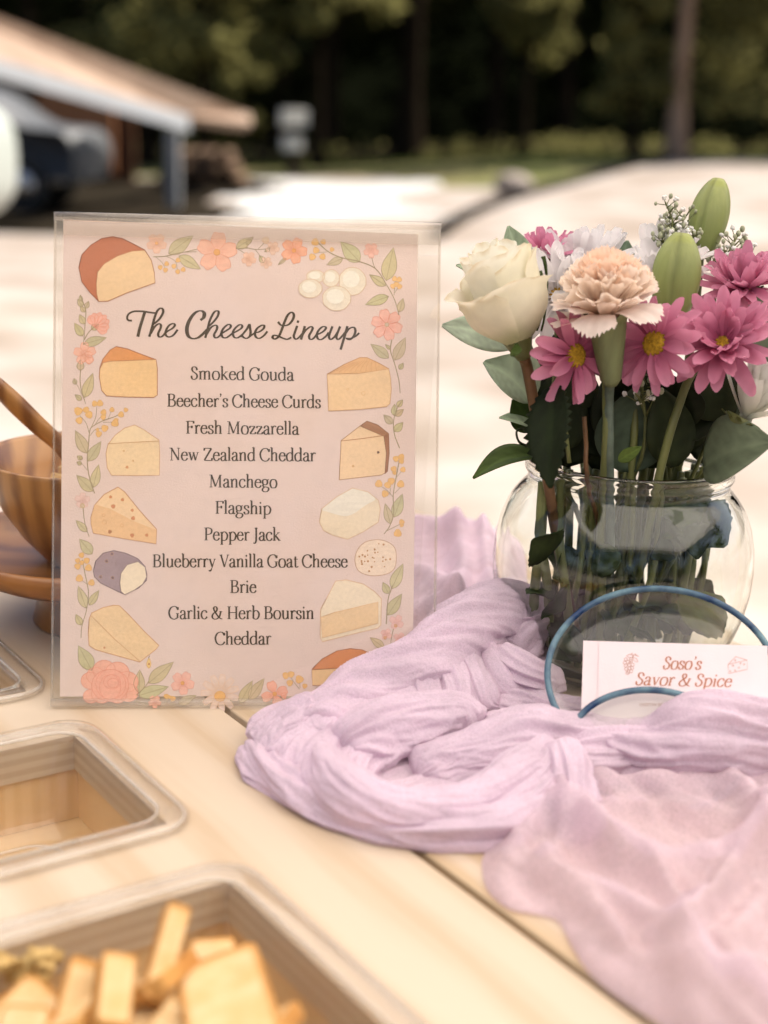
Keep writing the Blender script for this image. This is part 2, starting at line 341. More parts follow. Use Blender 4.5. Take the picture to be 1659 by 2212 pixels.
# ---- shed at left
M_roof = mat('tan_roofing', (0.29, 0.21, 0.155), 0.85, 0.2, nscale=1.5, col2=(0.23, 0.16, 0.115), bump=0.4)
M_fascia = mat('white_paint', (0.26, 0.275, 0.29), 0.7, 0.2, noise=0.08, nscale=2)
M_post = mat('post_paint', (0.22, 0.225, 0.225), 0.7, 0.3, noise=0.15, nscale=2)
M_barn = mat('brown_boards', (0.10, 0.045, 0.02), 0.85, 0.1, nscale=3, stretch=(6, 6, 0.4), col2=(0.05, 0.022, 0.012))
sh_post = PY(374, 300, 19.5)
Sx, Sy = sh_post.x, sh_post.y
shed = thing('open_shed', 'open sided shed with a tan roof, pale blue fascia and grey post', 'shed', (Sx, Sy, 0))
A = PZ(-120, 25, 11.0); A2 = PZ(-120, 128, 11.0)      # near left end of eave (top edge, bottom edge)
Bq = PZ(408, 250, 20.3); B2 = PZ(408, 284, 20.3)       # far right end of fascia
Cq = PZ(548, 262, 22.6)                                 # tip of overhang at right
b = MB()
A_up = A + Vector((-0.5, 1.0, 0.62)); B_up = PZ(330, 188, 22.5)
A = PZ(-120, 92, 11.0); A_up = PZ(-120, -10, 12.6)
_e = (A-Bq)*0.28; A = A+_e; A2 = A2+_e; A_up = A_up+_e      # the roof runs on beyond the picture's edge
def slab(b, q, th):
    q = [Vector(p) for p in q]; n = (q[1]-q[0]).cross(q[3]-q[0]).normalized()
    if n.z < 0: n = -n
    vs = q + [p-n*th for p in q]
    b.add(vs, [(0,1,2,3), (7,6,5,4), (0,4,5,1), (1,5,6,2), (2,6,7,3), (3,7,4,0)])
Ctip = PZ(545, 268, 21.8); C_up = PZ(540, 248, 23.5)
slab(b, [A, Bq + Vector((0, 0, 0.0)), C_up, A_up], 0.05); b.build('roof', M_roof, shed, smooth=False)
b = MB(); slab(b, [Bq+Vector((0.02, -0.02, 0)), Ctip, C_up+Vector((0, 0, .02)), Bq.lerp(A_up, 0.02)+Vector((0, 0.6, .25))], 0.16); b.build('roof_overhang', M_roof, shed, smooth=False)
b = MB(); n = Vector((0.25, -1, 0)).normalized()*0.06
b.add([A+n, Bq+n, B2+n, A2+n, A, Bq, B2, A2], [(0,1,2,3), (7,6,5,4), (0,4,5,1), (3,2,6,7), (1,5,6,2), (0,3,7,4)]); b.build('fascia', M_fascia, shed, smooth=False)
b = MB(); b.box((Sx-0.085, Sy-0.085, -0.05), (Sx+0.085, Sy+0.085, B2.z+0.02)); b.build('post', M_post, shed, smooth=False, bevel=0.01)
b = MB(); b.box((Sx-10.5, Sy+6.0, 0), (Sx-1.6, Sy+6.15, 1.9)); b.build('back_wall', M_barn, shed, smooth=False)
b = MB(); b.box((Sx-10.6, Sy-8, 0), (Sx-10.45, Sy+6, 1.9)); b.build('side_wall', M_barn, shed, smooth=False)
b = MB(); b.box((Sx-3.2, Sy+5.75, 0.2), (Sx-1.9, Sy+5.95, 1.85)); b.build('glow_panel', mat('orange_glow', (0.28, 0.11, 0.04), 0.7), shed, smooth=False)  # added panel, the orange glow at the back wall put into its colour
# car under the roof
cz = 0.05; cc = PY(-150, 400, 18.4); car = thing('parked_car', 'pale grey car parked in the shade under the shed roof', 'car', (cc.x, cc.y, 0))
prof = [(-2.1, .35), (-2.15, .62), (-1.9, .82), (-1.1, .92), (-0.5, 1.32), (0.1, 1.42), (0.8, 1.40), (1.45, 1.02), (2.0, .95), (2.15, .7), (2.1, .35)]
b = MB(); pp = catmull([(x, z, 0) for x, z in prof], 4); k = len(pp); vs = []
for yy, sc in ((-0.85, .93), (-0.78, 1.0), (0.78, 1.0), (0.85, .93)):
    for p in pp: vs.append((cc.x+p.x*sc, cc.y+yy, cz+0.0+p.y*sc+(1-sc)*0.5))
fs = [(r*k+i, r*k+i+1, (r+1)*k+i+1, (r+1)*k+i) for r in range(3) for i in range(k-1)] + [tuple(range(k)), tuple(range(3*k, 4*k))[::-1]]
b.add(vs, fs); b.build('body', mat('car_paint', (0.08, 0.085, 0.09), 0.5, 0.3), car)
for sgn in (-1, 1):
    b = MB(); y0 = cc.y + sgn*0.80
    b.add([(cc.x-0.8, y0, .95), (cc.x-0.35, y0-sgn*.0, 1.27), (cc.x+0.75, y0, 1.30), (cc.x+1.2, y0, 1.0), (cc.x-0.8, y0+sgn*.07, .95), (cc.x-0.35, y0+sgn*.05, 1.27), (cc.x+0.75, y0+sgn*.05, 1.30), (cc.x+1.2, y0+sgn*.07, 1.0)],
          [(0,1,2,3), (7,6,5,4), (0,4,5,1), (1,5,6,2), (2,6,7,3), (3,7,4,0)]); b.build('window', mat('car_glass', (0.02, 0.022, 0.025), 0.1, 0.6), car, smooth=False)
M_tyre = mat('tyre_rubber', (0.02, 0.02, 0.02), 0.8); M_rim = mat('rim_metal', (0.5, 0.5, 0.5), 0.3, metal=1)
for sx in (-1.35, 1.35):
    for sy in (-0.8, 0.8):
        Mw = Matrix.Translation((cc.x+sx, cc.y+sy, 0.33)) @ Matrix.Rotation(rad(90), 4, 'X')
        b = MB(); b.lathe([(0.2, -0.09), (0.31, -0.1), (0.33, -0.05), (0.33, 0.05), (0.31, 0.1), (0.2, 0.09)], 24, Mw, close=True); wh = b.build('wheel', M_tyre, car)
        b = MB(); b.lathe([(0.0, -0.07), (0.19, -0.085), (0.2, 0.085), (0.0, 0.07)], 20, Mw); b.build('rim', M_rim, car)
# white rounded camper end
p = PZ(-138, 360, 7.6); cmp_ = thing('camper_trailer', 'pale rounded camper trailer end at the shed side', 'trailer', (p.x, p.y, 0))
b = MB(); rr = []
def superbox(b, c, hx, hy, hz, e=4, n=40, m=24):
    vs = []; fs = []
    sg = lambda v, q: math.copysign(abs(v)**q, v)
    for i in range(m+1):
        a = -math.pi/2+math.pi*i/m
        for j in range(n):
            t = 2*math.pi*j/n
            vs.append((c[0]+hx*sg(math.cos(a), 2/e)*sg(math.cos(t), 2/e), c[1]+hy*sg(math.cos(a), 2/e)*sg(math.sin(t), 2/e), c[2]+hz*sg(math.sin(a), 2/e)))
    for i in range(m):
        for j in range(n): fs.append((i*n+j, i*n+(j+1) % n, (i+1)*n+(j+1) % n, (i+1)*n+j))
    b.add(vs, fs)
zt = PZ(0, 190, 7.6).z; zb = PZ(0, 525, 7.6).z
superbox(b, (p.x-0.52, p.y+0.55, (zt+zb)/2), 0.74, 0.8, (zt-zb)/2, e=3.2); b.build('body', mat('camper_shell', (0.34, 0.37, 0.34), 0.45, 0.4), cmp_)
b = MB(); b.box((p.x-0.9, p.y+0.3, 0.0), (p.x-0.8, p.y+0.4, zb+0.1)); b.build('jack_leg', M_post, cmp_, smooth=False)
for sx in (-0.75, -0.05):
    b = MB(); b.lathe([(0.12, -0.06), (0.2, -0.07), (0.22, 0), (0.2, 0.07), (0.12, 0.06)], 20, Matrix.Translation((p.x-0.45+sx*0.4, p.y+0.75, 0.22)) @ Matrix.Rotation(rad(90), 4, 'Y'), close=True); b.build('wheel', M_tyre, cmp_)
# roadside sign, wood pile
p = PY(632, 262, 30.0); rs = thing('roadside_sign', 'white sign boards on a post in front of the dark wood', 'sign', (p.x, p.y, gz(p.x, p.y)))
M_sw = mat('sign_white', (0.60, 0.57, 0.50), 0.6, noise=0.2, nscale=3)
b = MB(); b.box((p.x-0.04, p.y, gz(p.x, p.y)), (p.x+0.04, p.y+0.08, p.z+0.35)); b.build('post', M_bark, rs, smooth=False)
SR = Matrix.Translation(p) @ Matrix.Rotation(rad(52), 4, 'Z')
b = MB(); b.box((-0.42, -0.06, -0.10), (0.42, -0.025, 0.24), SR, ); b.build('board', M_sw, rs, smooth=False, bevel=0.015)
b = MB(); b.box((-0.36, -0.06, -0.58), (0.26, -0.025, -0.30), SR); b.build('lower_board', M_sw, rs, smooth=False, bevel=0.015)
M_log = mat('cut_logs', (0.13, 0.075, 0.04), 0.9, noise=0.4, nscale=4)
p = PY(470, 385, 24.0); lg = thing('log_pile', 'low pile of brown cut logs beyond the shed post', 'logs', (p.x, p.y, gz(p.x, p.y)))
for r in range(3):
    for q in range(6-r):
        b = MB(); c = Vector((p.x-0.9+q*0.24+r*0.12, p.y+U(-.1, .1), gz(p.x, p.y)+0.12+r*0.2)); b.tube([c, c+Vector((0, 0.5, 0)), c+Vector((0.02, 1.0, 0))], 0.118*U(.85, 1), 10, sub=2); b.build('log', M_log, lg)
p = PY(636, 372, 29.0); b = MB(); b.box((p.x-0.16, p.y-0.15, gz(p.x, p.y)), (p.x+0.16, p.y+0.15, p.z+0.13))
tag(b.build('wooden_crate', M_log, smooth=False, bevel=0.02), 'small tan wooden crate on the ground below the white sign boards', 'crate')

# ---- canopy over the table (shades it; its edge is just above the picture)
M_can = mat('canopy_fabric', (0.94, 0.90, 0.855), 0.8, 0.1, trans=0.82)
cn = thing('canopy_tent', 'white fabric canopy tent standing over the wooden table', 'tent', (0.6, 0.7, 0))
x0, x1, y0, y1, zt = -1.3, 2.5, -1.7, 2.4, 2.35
b = MB(); n = 13; P = []
for i in range(n):
    for j in range(n):
        a, c_ = i/(n-1), j/(n-1); hgt = min(a, 1-a, c_, 1-c_)*2
        P.append((x0+(x1-x0)*a, y0+(y1-y0)*c_, zt+0.55*hgt-0.03*math.sin(math.pi*a)*math.sin(math.pi*c_)))
b.grid(P, n, n); b.build('fabric_top', M_can, cn)
b = MB()
for (a, c_) in (((x0, y0), (x1, y0)), ((x1, y0), (x1, y1)), ((x1, y1), (x0, y1)), ((x0, y1), (x0, y0))):
    nn = 14; b.grid([(a[0]+(c_[0]-a[0])*i/(nn-1), a[1]+(c_[1]-a[1])*i/(nn-1), zt-0.001-(0.17+0.03*math.cos(i*math.pi))*j) for i in range(nn) for j in range(2)], nn, 2)
b.build('valance', M_can, cn)
M_alu = mat('pole_metal', (0.6, 0.6, 0.6), 0.35, metal=1)
for a in (x0, x1):
    for c_ in (y0, y1): b = MB(); b.tube([(a, c_, 0), (a, c_, 1.2), (a, c_, zt)], 0.02, 10, sub=1); b.build('pole', M_alu, cn)
# ================================================================== TABLE (local x = across the planks, local y = along them towards the viewer)
_ga, _gb = PT(480, 1530), PT(1300, 2140)
VD = (_gb-_ga); VD.z = 0; VD.normalize(); UD = Vector((-VD.y, VD.x, 0))
TROT = math.atan2(UD.y, UD.x)
def uv(p): return (p.dot(UD), -p.dot(VD))   # local coordinates: y axis = -VD (away)
def TW(u, v, h=0): return UD*u - VD*v + Vector((0, 0, TABLE+h))
UG = _ga.dot(UD)                              # the seam between the boards
M_tab = wood('pale_pine', (0.60, 0.49, 0.37), (0.53, 0.405, 0.275), 'y', scale=9, stretch=16, rough=0.5, bump=0.12, ringscale=7, dist=5)
M_tab2 = wood('pale_pine_knotty', (0.60, 0.485, 0.36), (0.51, 0.375, 0.23), 'y', scale=11, stretch=14, rough=0.5, bump=0.2, ringscale=12, dist=7)
M_ply = bpy.data.materials.new('plywood_edge'); M_ply.use_nodes = True
t_ = M_ply.node_tree; bb_ = t_.nodes['Principled BSDF']; tc_ = t_.nodes.new('ShaderNodeTexCoord'); sp_ = t_.nodes.new('ShaderNodeSeparateXYZ'); t_.links.new(tc_.outputs['Object'], sp_.inputs[0])
m1 = t_.nodes.new('ShaderNodeMath'); m1.operation = 'MULTIPLY'; m1.inputs[1].default_value = 900; t_.links.new(sp_.outputs['Z'], m1.inputs[0])
m2 = t_.nodes.new('ShaderNodeMath'); m2.operation = 'SINE'; t_.links.new(m1.outputs[0], m2.inputs[0])
cr = t_.nodes.new('ShaderNodeValToRGB'); cr.color_ramp.elements[0].position = 0.4; cr.color_ramp.elements[0].color = (0.50, 0.375, 0.255, 1); cr.color_ramp.elements[1].position = 0.6; cr.color_ramp.elements[1].color = (0.57, 0.445, 0.315, 1)
m3 = t_.nodes.new('ShaderNodeMapRange'); m3.inputs[1].default_value = -1; m3.inputs[2].default_value = 1; t_.links.new(m2.outputs[0], m3.inputs[0]); t_.links.new(m3.outputs[0], cr.inputs[0]); t_.links.new(cr.outputs[0], bb_.inputs['Base Color']); bb_.inputs['Roughness'].default_value = 0.8
M_well = wood('lining_pine', (0.76, 0.53, 0.28), (0.70, 0.46, 0.22), 'z', scale=9, stretch=14, ringscale=30, dist=1)
table = thing('wooden_table', 'pale pine serving table with cut-outs holding the clear pans', 'table', (0, 0, TABLE)); table.rotation_euler.z = TROT
def tl(p): u_, v_ = uv(p); return u_, v_
# pans: centres in table coordinates
PU = 0.262                                     # right-hand edge of every pan rim
pan_v = []                                     # (v_far, v_near)
c2f = tl(PT(187, 1562)); c2n = tl(PT(436, 1788)); c3f = tl(PT(508, 1866)); c1n = tl(PT(104, 1502))
PU = (c2f[0]+c2n[0]+c3f[0])/3
PV = [(c1n[1]+0.165, c1n[1]), (c2f[1], c2n[1]), (c3f[1], c3f[1]-0.20)]
PW = 0.25                                      # pan width across the planks
VF, VN = 1.03, 0.14                            # far and near ends of the table
U0, U1 = PU-PW-0.07, 0.735
us = [U0, PU-PW+0.012, PU-0.012, UG-0.0015]
vs_ = [VN] + [x for f_, n_ in reversed(PV) for x in (n_+0.012, f_-0.012)] + [VF]
b = MB(); TH = 0.021
def tq(x0, x1, y0, y1, z, mi=0): b.add([(x0, y0, z), (x1, y0, z), (x1, y1, z), (x0, y1, z)], [(0, 1, 2, 3)], mi=mi)
holes = set()
for i in range(3):
    for j in range(len(vs_)-1):
        hole = (i == 1 and j % 2 == 1)
        if hole: holes.add((i, j)); continue
        tq(us[i], us[i+1], vs_[j], vs_[j+1], 0)
        o = len(b.v); b.add([(us[i], vs_[j], -TH), (us[i+1], vs_[j], -TH), (us[i+1], vs_[j+1], -TH), (us[i], vs_[j+1], -TH)], [(3, 2, 1, 0)])
def wallq(p, q, mi): b.add([(p[0], p[1], 0), (q[0], q[1], 0), (q[0], q[1], -TH), (p[0], p[1], -TH)], [(0, 1, 2, 3)], mi=mi)
for (i, j) in holes:
    a, c_, d_, e_ = us[i], us[i+1], vs_[j], vs_[j+1]
    wallq((a, d_), (c_, d_), 1); wallq((c_, d_), (c_, e_), 1); wallq((c_, e_), (a, e_), 1); wallq((a, e_), (a, d_), 1)
def wallw(p, q): b.add([(p[0], p[1], -TH-.0005), (q[0], q[1], -TH-.0005), (q[0], q[1], -.0533), (p[0], p[1], -.0533)], [(0, 1, 2, 3)], mi=2)
for (i, j) in holes:                              # lower lining of each cut-out
    a, c_, d_, e_ = us[i]-.003, us[i+1]+.003, vs_[j]-.003, vs_[j+1]+.003
    wallw((a, d_), (c_, d_)); wallw((c_, d_), (c_, e_)); wallw((c_, e_), (a, e_)); wallw((a, e_), (a, d_))
wallq((us[0], VN), (us[3], VN), 1); wallq((us[3], VN), (us[3], VF), 0); wallq((us[3], VF), (us[0], VF), 1); wallq((us[0], VF), (us[0], VN), 1)
b.build('cutout_board', [M_tab, M_ply, M_well], table, smooth=False, world=False)
bw = (U1-UG-0.0055)/2
b = MB(); b.box((UG+0.0040, VN, -TH), (UG+0.0040+bw, VF, -0.0005)); b.build('plank', M_tab2, table, smooth=False, world=False, bevel=0.0012)
b = MB(); b.box((UG+0.0058+bw, VN, -TH), (U1, VF, -0.0008)); b.build('plank', M_tab2, table, smooth=False, world=False, bevel=0.0012)
M_tabu = wood('underside_pine', (0.78, 0.56, 0.30), (0.68, 0.44, 0.20), 'x', scale=9, stretch=10)
b = MB(); b.box((UG-0.03, VN+.02, -TH-0.03), (UG+0.03, VF-.02, -TH-0.001)); b.build('batten', M_tabu, table, smooth=False, world=False)
for (a, c_) in (((U0+.01, VN+.01), (U1-.01, VN+.03)), ((U0+.01, VF-.03), (U1-.01, VF-.01)), ((U0+.01, VN+.031), (U0+.03, VF-.031)), ((UG-0.005, VN+.031), (UG+.015, VF-.031)), ((U1-.03, VN+.031), (U1-.01, VF-.031))):
    b = MB(); b.box((a[0], a[1], -0.24), (c_[0], c_[1], -TH-0.002 if not (a[0] > UG-0.01 and c_[0] < UG+0.02) else -TH-0.031)); b.build('apron', M_tabu, table, smooth=False, world=False)
b = MB(); b.box((U0+.031, VN+.031, -0.070), (UG-0.006, VF-.031, -0.0535)); b.build('inner_shelf', M_tabu, table, smooth=False, world=False)
for a in (U0+.03, U1-.08):
    for c_ in (VN+.03, VF-.08): b = MB(); b.box((a, c_, -TABLE), (a+.05, c_+.05, -0.2405)); b.build('leg', M_tabu, table, smooth=False, world=False)

# ---- clear food pans
M_pan = clear_plastic('clear_polycarbonate', (0.985, 0.98, 0.965), haze=0.02, hazecol=(0.85, 0.8, 0.72), rough=0.04, ior=1.45)
M_panrim = clear_plastic('clear_rim', (0.975, 0.965, 0.95), haze=0.03, hazecol=(0.9, 0.84, 0.76), rough=0.04, ior=1.55)
M_panbot = clear_plastic('frosted_bottom', (0.93, 0.86, 0.72), haze=0.30, hazecol=(0.80, 0.62, 0.38), rough=0.25, ior=1.5)
M_edgehl = clear_plastic('highlight_haze', (0.97, 0.96, 0.94), haze=0.28, hazecol=(0.92, 0.86, 0.78), rough=0.1, ior=1.8)  # whitish haze for the painted highlight lines of the pans
def rrect(hu, hv, r, z, cu=0, cv=0, n=8):
    out = []
    for q, (sx, sy) in enumerate(((1, 1), (-1, 1), (-1, -1), (1, -1))):
        for k in range(n):
            a = math.pi/2*(q + k/(n-1)); out.append((cu+sx*(hu-r)+r*math.cos(a), cv+sy*(hv-r)+r*math.sin(a), z))
    return out
def loft(b, loops, capend=True, mis=None):
    k = len(loops[0]); vs = [p for l in loops for p in l]
    o = len(b.v); b.add(vs, [], None)
    for i in range(len(loops)-1):
        for j in range(k):
            b.f.append([o+i*k+j, o+i*k+(j+1) % k, o+(i+1)*k+(j+1) % k, o+(i+1)*k+j]); b.m.append(mis[i] if mis else 0)
    if capend: b.f.append([o+(len(loops)-1)*k+j for j in range(k)]); b.m.append(mis[-1] if mis else 0)
def pan(vf, vn, label, depth=0.050):
    hv = (vf-vn)/2; cv = (vf+vn)/2; cu = PU-PW/2; hu = PW/2
    c = TW(cu, cv, 0.0); t = thing('food_pan', label, 'food pan', (c.x, c.y, TABLE), 'clear food pans set into the table'); t.rotation_euler.z = TROT
    b = MB()
    loops = [rrect(hu, hv, .020, .0012), rrect(hu+.0006, hv+.0006, .0206, .0035), rrect(hu-.0015, hv-.0015, .019, .0052), rrect(hu-.004, hv-.004, .018, .0056), rrect(hu-.006, hv-.006, .017, .0050),
             rrect(hu-.0105, hv-.0105, .016, .0046), rrect(hu-.0122, hv-.0122, .0158, .0036)]
    loft(b, loops, False); b.build('rim', M_panrim, t, world=False, solid=0.0018)
    b = MB()
    loops = [rrect(hu-.0122, hv-.0122, .0158, .0036), rrect(hu-.0135, hv-.0135, .016, -.001), rrect(hu-.0165, hv-.0165, .018, -.016), rrect(hu-.0245, hv-.0245, .020, -depth+.009), rrect(hu-.028, hv-.029, .018, -depth+.002), rrect(hu-.034, hv-.034, .016, -depth)]
    loft(b, loops, False); b.build('wall', M_pan, t, world=False, solid=0.0016)
    for (q, z_, r_, rr_) in ((.0006, .0032, .0011, .0206), (.0118, .0040, .0010, .016), (.0345, -depth+.0005, .0011, .018)):
        b = MB(); P_ = rrect(hu-q, hv-q, rr_, z_); b.tube(P_+[P_[0]], r_, 8, sub=0, cap=False); b.build('edge_highlight', M_edgehl, t, world=False)  # thin tubes added along the edges as highlight lines
    b = MB(); loft(b, [rrect(hu-.034, hv-.034, .016, -depth), rrect(hu-.040, hv-.040, .014, -depth-.001)], True); b.build('bottom', M_panbot, t, world=False, solid=0.0016, smooth=False)
    return t
pan(*PV[0], 'empty clear pan beside the wooden bowl and plate')
pan(*PV[1], 'empty clear pan between the other two, below the menu sign')
pan(*PV[2], 'clear pan holding the toasted bread pieces')

# ---- bread in the near pan
M_bread = mat('toast_crumb', (0.78, 0.57, 0.32), 0.9, 0.1, nscale=70, col2=(0.70, 0.46, 0.21), bump=0.7, bscale=400, attr=True)
M_crust = mat('toast_crust', (0.50, 0.23, 0.06), 0.8, 0.2, nscale=40, col2=(0.60, 0.32, 0.10), bump=0.6, bscale=300)
def toast(name, label, TL, TR, BL, T_, group='toasted bread pieces in the near pan', rnd=.16, warp=.03):
    """a slice from three corners (picture x, y, camera depth) and a thickness"""
    TL, TR, BL = PZ(*TL), PZ(*TR), PZ(*BL); e = TR-TL; W_ = e.length; e.normalize(); u = TL-BL; u = u-e*u.dot(e); H_ = u.length; u.normalize(); n_ = e.cross(u)
    if n_.dot(EYE-TL) < 0: n_ = -n_
    c = BL+e*W_/2+u*H_/2; t = thing(name, label, 'bread', c, group)
    M = Matrix(((e.x, u.x, n_.x, c.x), (e.y, u.y, n_.y, c.y), (e.z, u.z, n_.z, c.z), (0, 0, 0, 1)))
    r = rnd*min(W_, H_); out = [Vector((x, y, 0)) for x, y, z in rrect(W_/2, H_/2, r, 0, n=6)]
    for p in out:                                 # bread outline: a slight waist and uneven edge
        p.x *= 1 - warp*(1-abs(p.y)/(H_/2)) + .018*mnoise.noise(p*90+c*40); p.y *= 1 + .025*mnoise.noise(p*70+c*31)
    k = len(out); b = MB()
    rings = [(0.955, .5), (0.99, .44), (1.0, .25), (1.0, -.25), (0.99, -.44), (0.955, -.5)]
    vs = [(p.x*s_, p.y*s_, T_*z_+.0005*mnoise.noise(p*220+c*9)) for s_, z_ in rings for p in out]
    fs = [(r_*k+i, (r_+1)*k+i, (r_+1)*k+(i+1) % k, r_*k+(i+1) % k) for r_ in range(5) for i in range(k)]
    b.add(vs, fs, M); b.build('crust', M_crust, t)
    b = MB()
    for s_ in (1, -1):
        rr2 = [(0.957, .498), (0.90, .50), (0.78, .495), (0.4, .49)]
        vs = [(p.x*q, p.y*q, s_*T_*z_+.0005*mnoise.noise(p*q*400+c*7)) for q, z_ in rr2 for p in out]
        cols = [cc_ for q, z_ in rr2 for cc_ in [((.62, .38, .17) if q > .93 else ((.84, .66, .44) if q > .8 else (1, 1, 1)))]*k]
        fs = [(r_*k+i, r_*k+(i+1) % k, (r_+1)*k+(i+1) % k, (r_+1)*k+i) for r_ in range(3) for i in range(k)] + [tuple(range(3*k, 4*k))]
        if s_ < 0: fs = [tuple(reversed(f_)) for f_ in fs]
        b.add(vs, fs, M, cols)
    b.build('crumb', M_bread, t); return t
toast('toast_slice', 'large square slice of toast, pale face to the viewer, right of the pile', (372, 2112, .568), (548, 2046, .574), (420, 2330, .490), .007)
toast('bread_stick', 'long stick of bread standing up highest out of the pile', (420, 1970, .572), (470, 1986, .574), (300, 2160, .546), .010, rnd=.2, warp=0)
toast('bread_stick', 'short thick stick of bread between the slices and the big toast', (252, 2070, .556), (326, 2082, .560), (196, 2225, .532), .012, rnd=.2, warp=0)
toast('toast_slice', 'narrow slice of toast leaning, second from the left of the pile', (122, 2060, .562), (226, 2088, .566), (78, 2330, .530), .008)
toast('toast_slice', 'thin slice of toast leaning behind the narrow slice at left', (16, 2152, .560), (142, 2026, .577), (62, 2340, .535), .007)
toast('bread_stick', 'dark crusted bread stick wedged below the big toast', (322, 2128, .553), (362, 2150, .550), (300, 2260, .535), .009, rnd=.2, warp=0)
toast('toast_slice', 'browned toast piece just behind the big toast, mostly hidden', (398, 2040, .592), (500, 2030, .594), (410, 2140, .575), .006)
toast('toast_slice', 'pale toast corner lowest at the bottom left of the pile', (-40, 2170, .548), (70, 2180, .546), (-30, 2300, .530), .008)
toast('bread_stick', 'short bread stick lying low at the foot of the pile', (330, 2190, .544), (420, 2225, .540), (318, 2235, .538), .009, rnd=.2, warp=0)
for i, (x, y, zc, sx, sy, sk) in enumerate([(235, 2150, .562, 120, 95, 20), (120, 2170, .566, 120, 90, -15), (455, 2120, .582, 110, 70, 30), (330, 2105, .578, 100, 70, -25), (30, 2150, .572, 100, 90, 10), (560, 2215, .548, 90, 80, -20)]):
    toast('toast_slice', 'toast slice deep in the pile with only its edges showing', (x-sx*.5, y-sk, zc+.004), (x+sx*.5, y+sk, zc-.002), (x-sx*.5+sk, y+sy, zc-.03), .007, 'toast slices deep in the pile')
M_crk = mat('broken_cracker', (0.62, 0.42, 0.16), 0.9, noise=0.3, nscale=80, bump=0.6, bscale=300)
for i in range(22):
    p = PZ(U(-20, 120), U(2062, 2120), U(.585, .612)); b = MB(); b.box((-.004, -.003, -.002), (.004, .003, .002), Matrix.Rotation(U(0, 3), 4, 'Z') @ Matrix.Rotation(U(-1, 1), 4, 'X'))
    for q in b.v: q += Vector((U(-.001, .001), U(-.001, .001), U(-.001, .001)))
    o = b.build('cracker_piece', M_crk, smooth=False, bevel=0.0008); o.location = p; tag(o, 'small broken cracker piece heaped behind the toast slices', 'cracker', 'broken cracker pieces in the near pan')

# ---- footed plate, bowl, spoon
M_acacia = wood('acacia_bowl', (0.42, 0.21, 0.065), (0.19, 0.075, 0.022), 'z', scale=7, stretch=5, rough=0.38, bump=0.05, ringscale=22, coat=0.25, dist=2.2)
M_plate = wood('acacia_plate', (0.34, 0.14, 0.035), (0.19, 0.065, 0.016), 'x', scale=12, stretch=9, rough=0.38, bump=0.05, ringscale=10, coat=0.25, dist=2)
bc = PT(205, 1338); bx, by = bc.x, bc.y
pl = thing('wooden_plate', 'footed wooden plate carrying the wooden bowl', 'plate', (bx, by, TABLE))
Mo = Matrix.Translation((bx, by, TABLE)); SQ = Matrix.Diagonal((1.02, 1.02, .80, 1))
b = MB(); b.lathe([(0, .0), (.040, 0), (.042, .003), (.038, .018), (.036, .034)], 48, Mo); b.build('foot', M_plate, pl)
b = MB(); b.lathe([(0, .034), (.05, .0342), (.075, .038), (.090, .0455), (.096, .054), (.0962, .058), (.0935, .0605), (.090, .058), (.084, .050), (.065, .0445), (0, .043)], 72, Mo); b.build('dish', M_plate, pl)
bo = tag(None or thing('wooden_bowl', 'striped acacia bowl standing on the wooden plate', 'bowl', (bx, by, TABLE+.0435)), None)
b = MB(); b.lathe([(0, .0), (.026, 0), (.030, .002), (.046, .025), (.058, .048), (.068, .075), (.0715, .090), (.0722, .0935), (.0705, .0945), (.066, .0925), (.060, .070), (.048, .040), (.030, .014), (0, .009)], 72, Matrix.Translation((bx, by, TABLE+.0435)) @ SQ); b.build('shell', M_acacia, bo)
sp = PZ(-14, 826, .91); sq = PZ(150, 985, .975); sn = Vector((bx+0.012, by+.012, TABLE+.068))
b = MB(); b.tube([sp, sp.lerp(sq, .5), sq, sn], [.0052, .0066, .0062, .0055, .007, .006], 12, sub=8)
tag(b.build('wooden_spoon', M_acacia), 'wooden spoon with its handle sticking out of the bowl', 'spoon')
for i in range(14):
    a = U(0, 6.28); r_ = U(.006, .034); b = MB(); s_ = U(.005, .008); b.box((-s_, -s_, -s_), (s_, s_, s_), Matrix.Rotation(U(0, 3), 4, 'Z') @ Matrix.Rotation(U(-.5, .5), 4, 'X'))
    o = b.build('bread_cube', M_bread, smooth=False, bevel=.0012); o.location = (bx+r_*math.cos(a), by+r_*math.sin(a), TABLE+.0435+.046+U(0, .012)); tag(o, 'small golden bread cube heaped in the wooden bowl', 'bread', 'bread cubes in the wooden bowl')
b = MB(); b.ball((bx, by, TABLE+.0435+.028), .044, 20, 10, sc=(1, 1, .45))
tag(b.build('crumbs', M_bread), 'golden crumbs filling the wooden bowl', kind='stuff')
# ================================================================== MENU SIGN
SBL, SBR = PT(110, 1531), PT(939, 1529)
SE = (SBR-SBL); SW = SE.length; SE.normalize()
SBK = Vector((-SE.y, SE.x, 0)); TH_L = rad(14.3)
SU = Vector((0, 0, math.cos(TH_L))) + SBK*math.sin(TH_L); SN = SE.cross(SU)      # SN faces the camera
if SN.y > 0: SN = -SN
SH = 0.2925
SM = Matrix(((SE.x, SU.x, SN.x, SBL.x), (SE.y, SU.y, SN.y, SBL.y), (SE.z, SU.z, SN.z, TABLE+0.0008), (0, 0, 0, 1)))
SMI = SM.inverted()
def S2(x, y):
    p = SMI @ PPLANE(x, y, SM.translation, SN); return (p.x, p.y)
M_acr = clear_plastic('clear_acrylic', (0.985, 0.98, 0.97), haze=0.004, hazecol=(0.85, 0.8, 0.74), rough=0.04, ior=1.35, scratch=0.02)
M_acredge = clear_plastic('acrylic_edge', (0.95, 0.93, 0.90), haze=0.14, hazecol=(0.88, 0.82, 0.75), rough=0.08, ior=1.6)
hold = bpy.data.objects.new('sign_holder', None); C.objects.link(hold); hold.matrix_world = SM
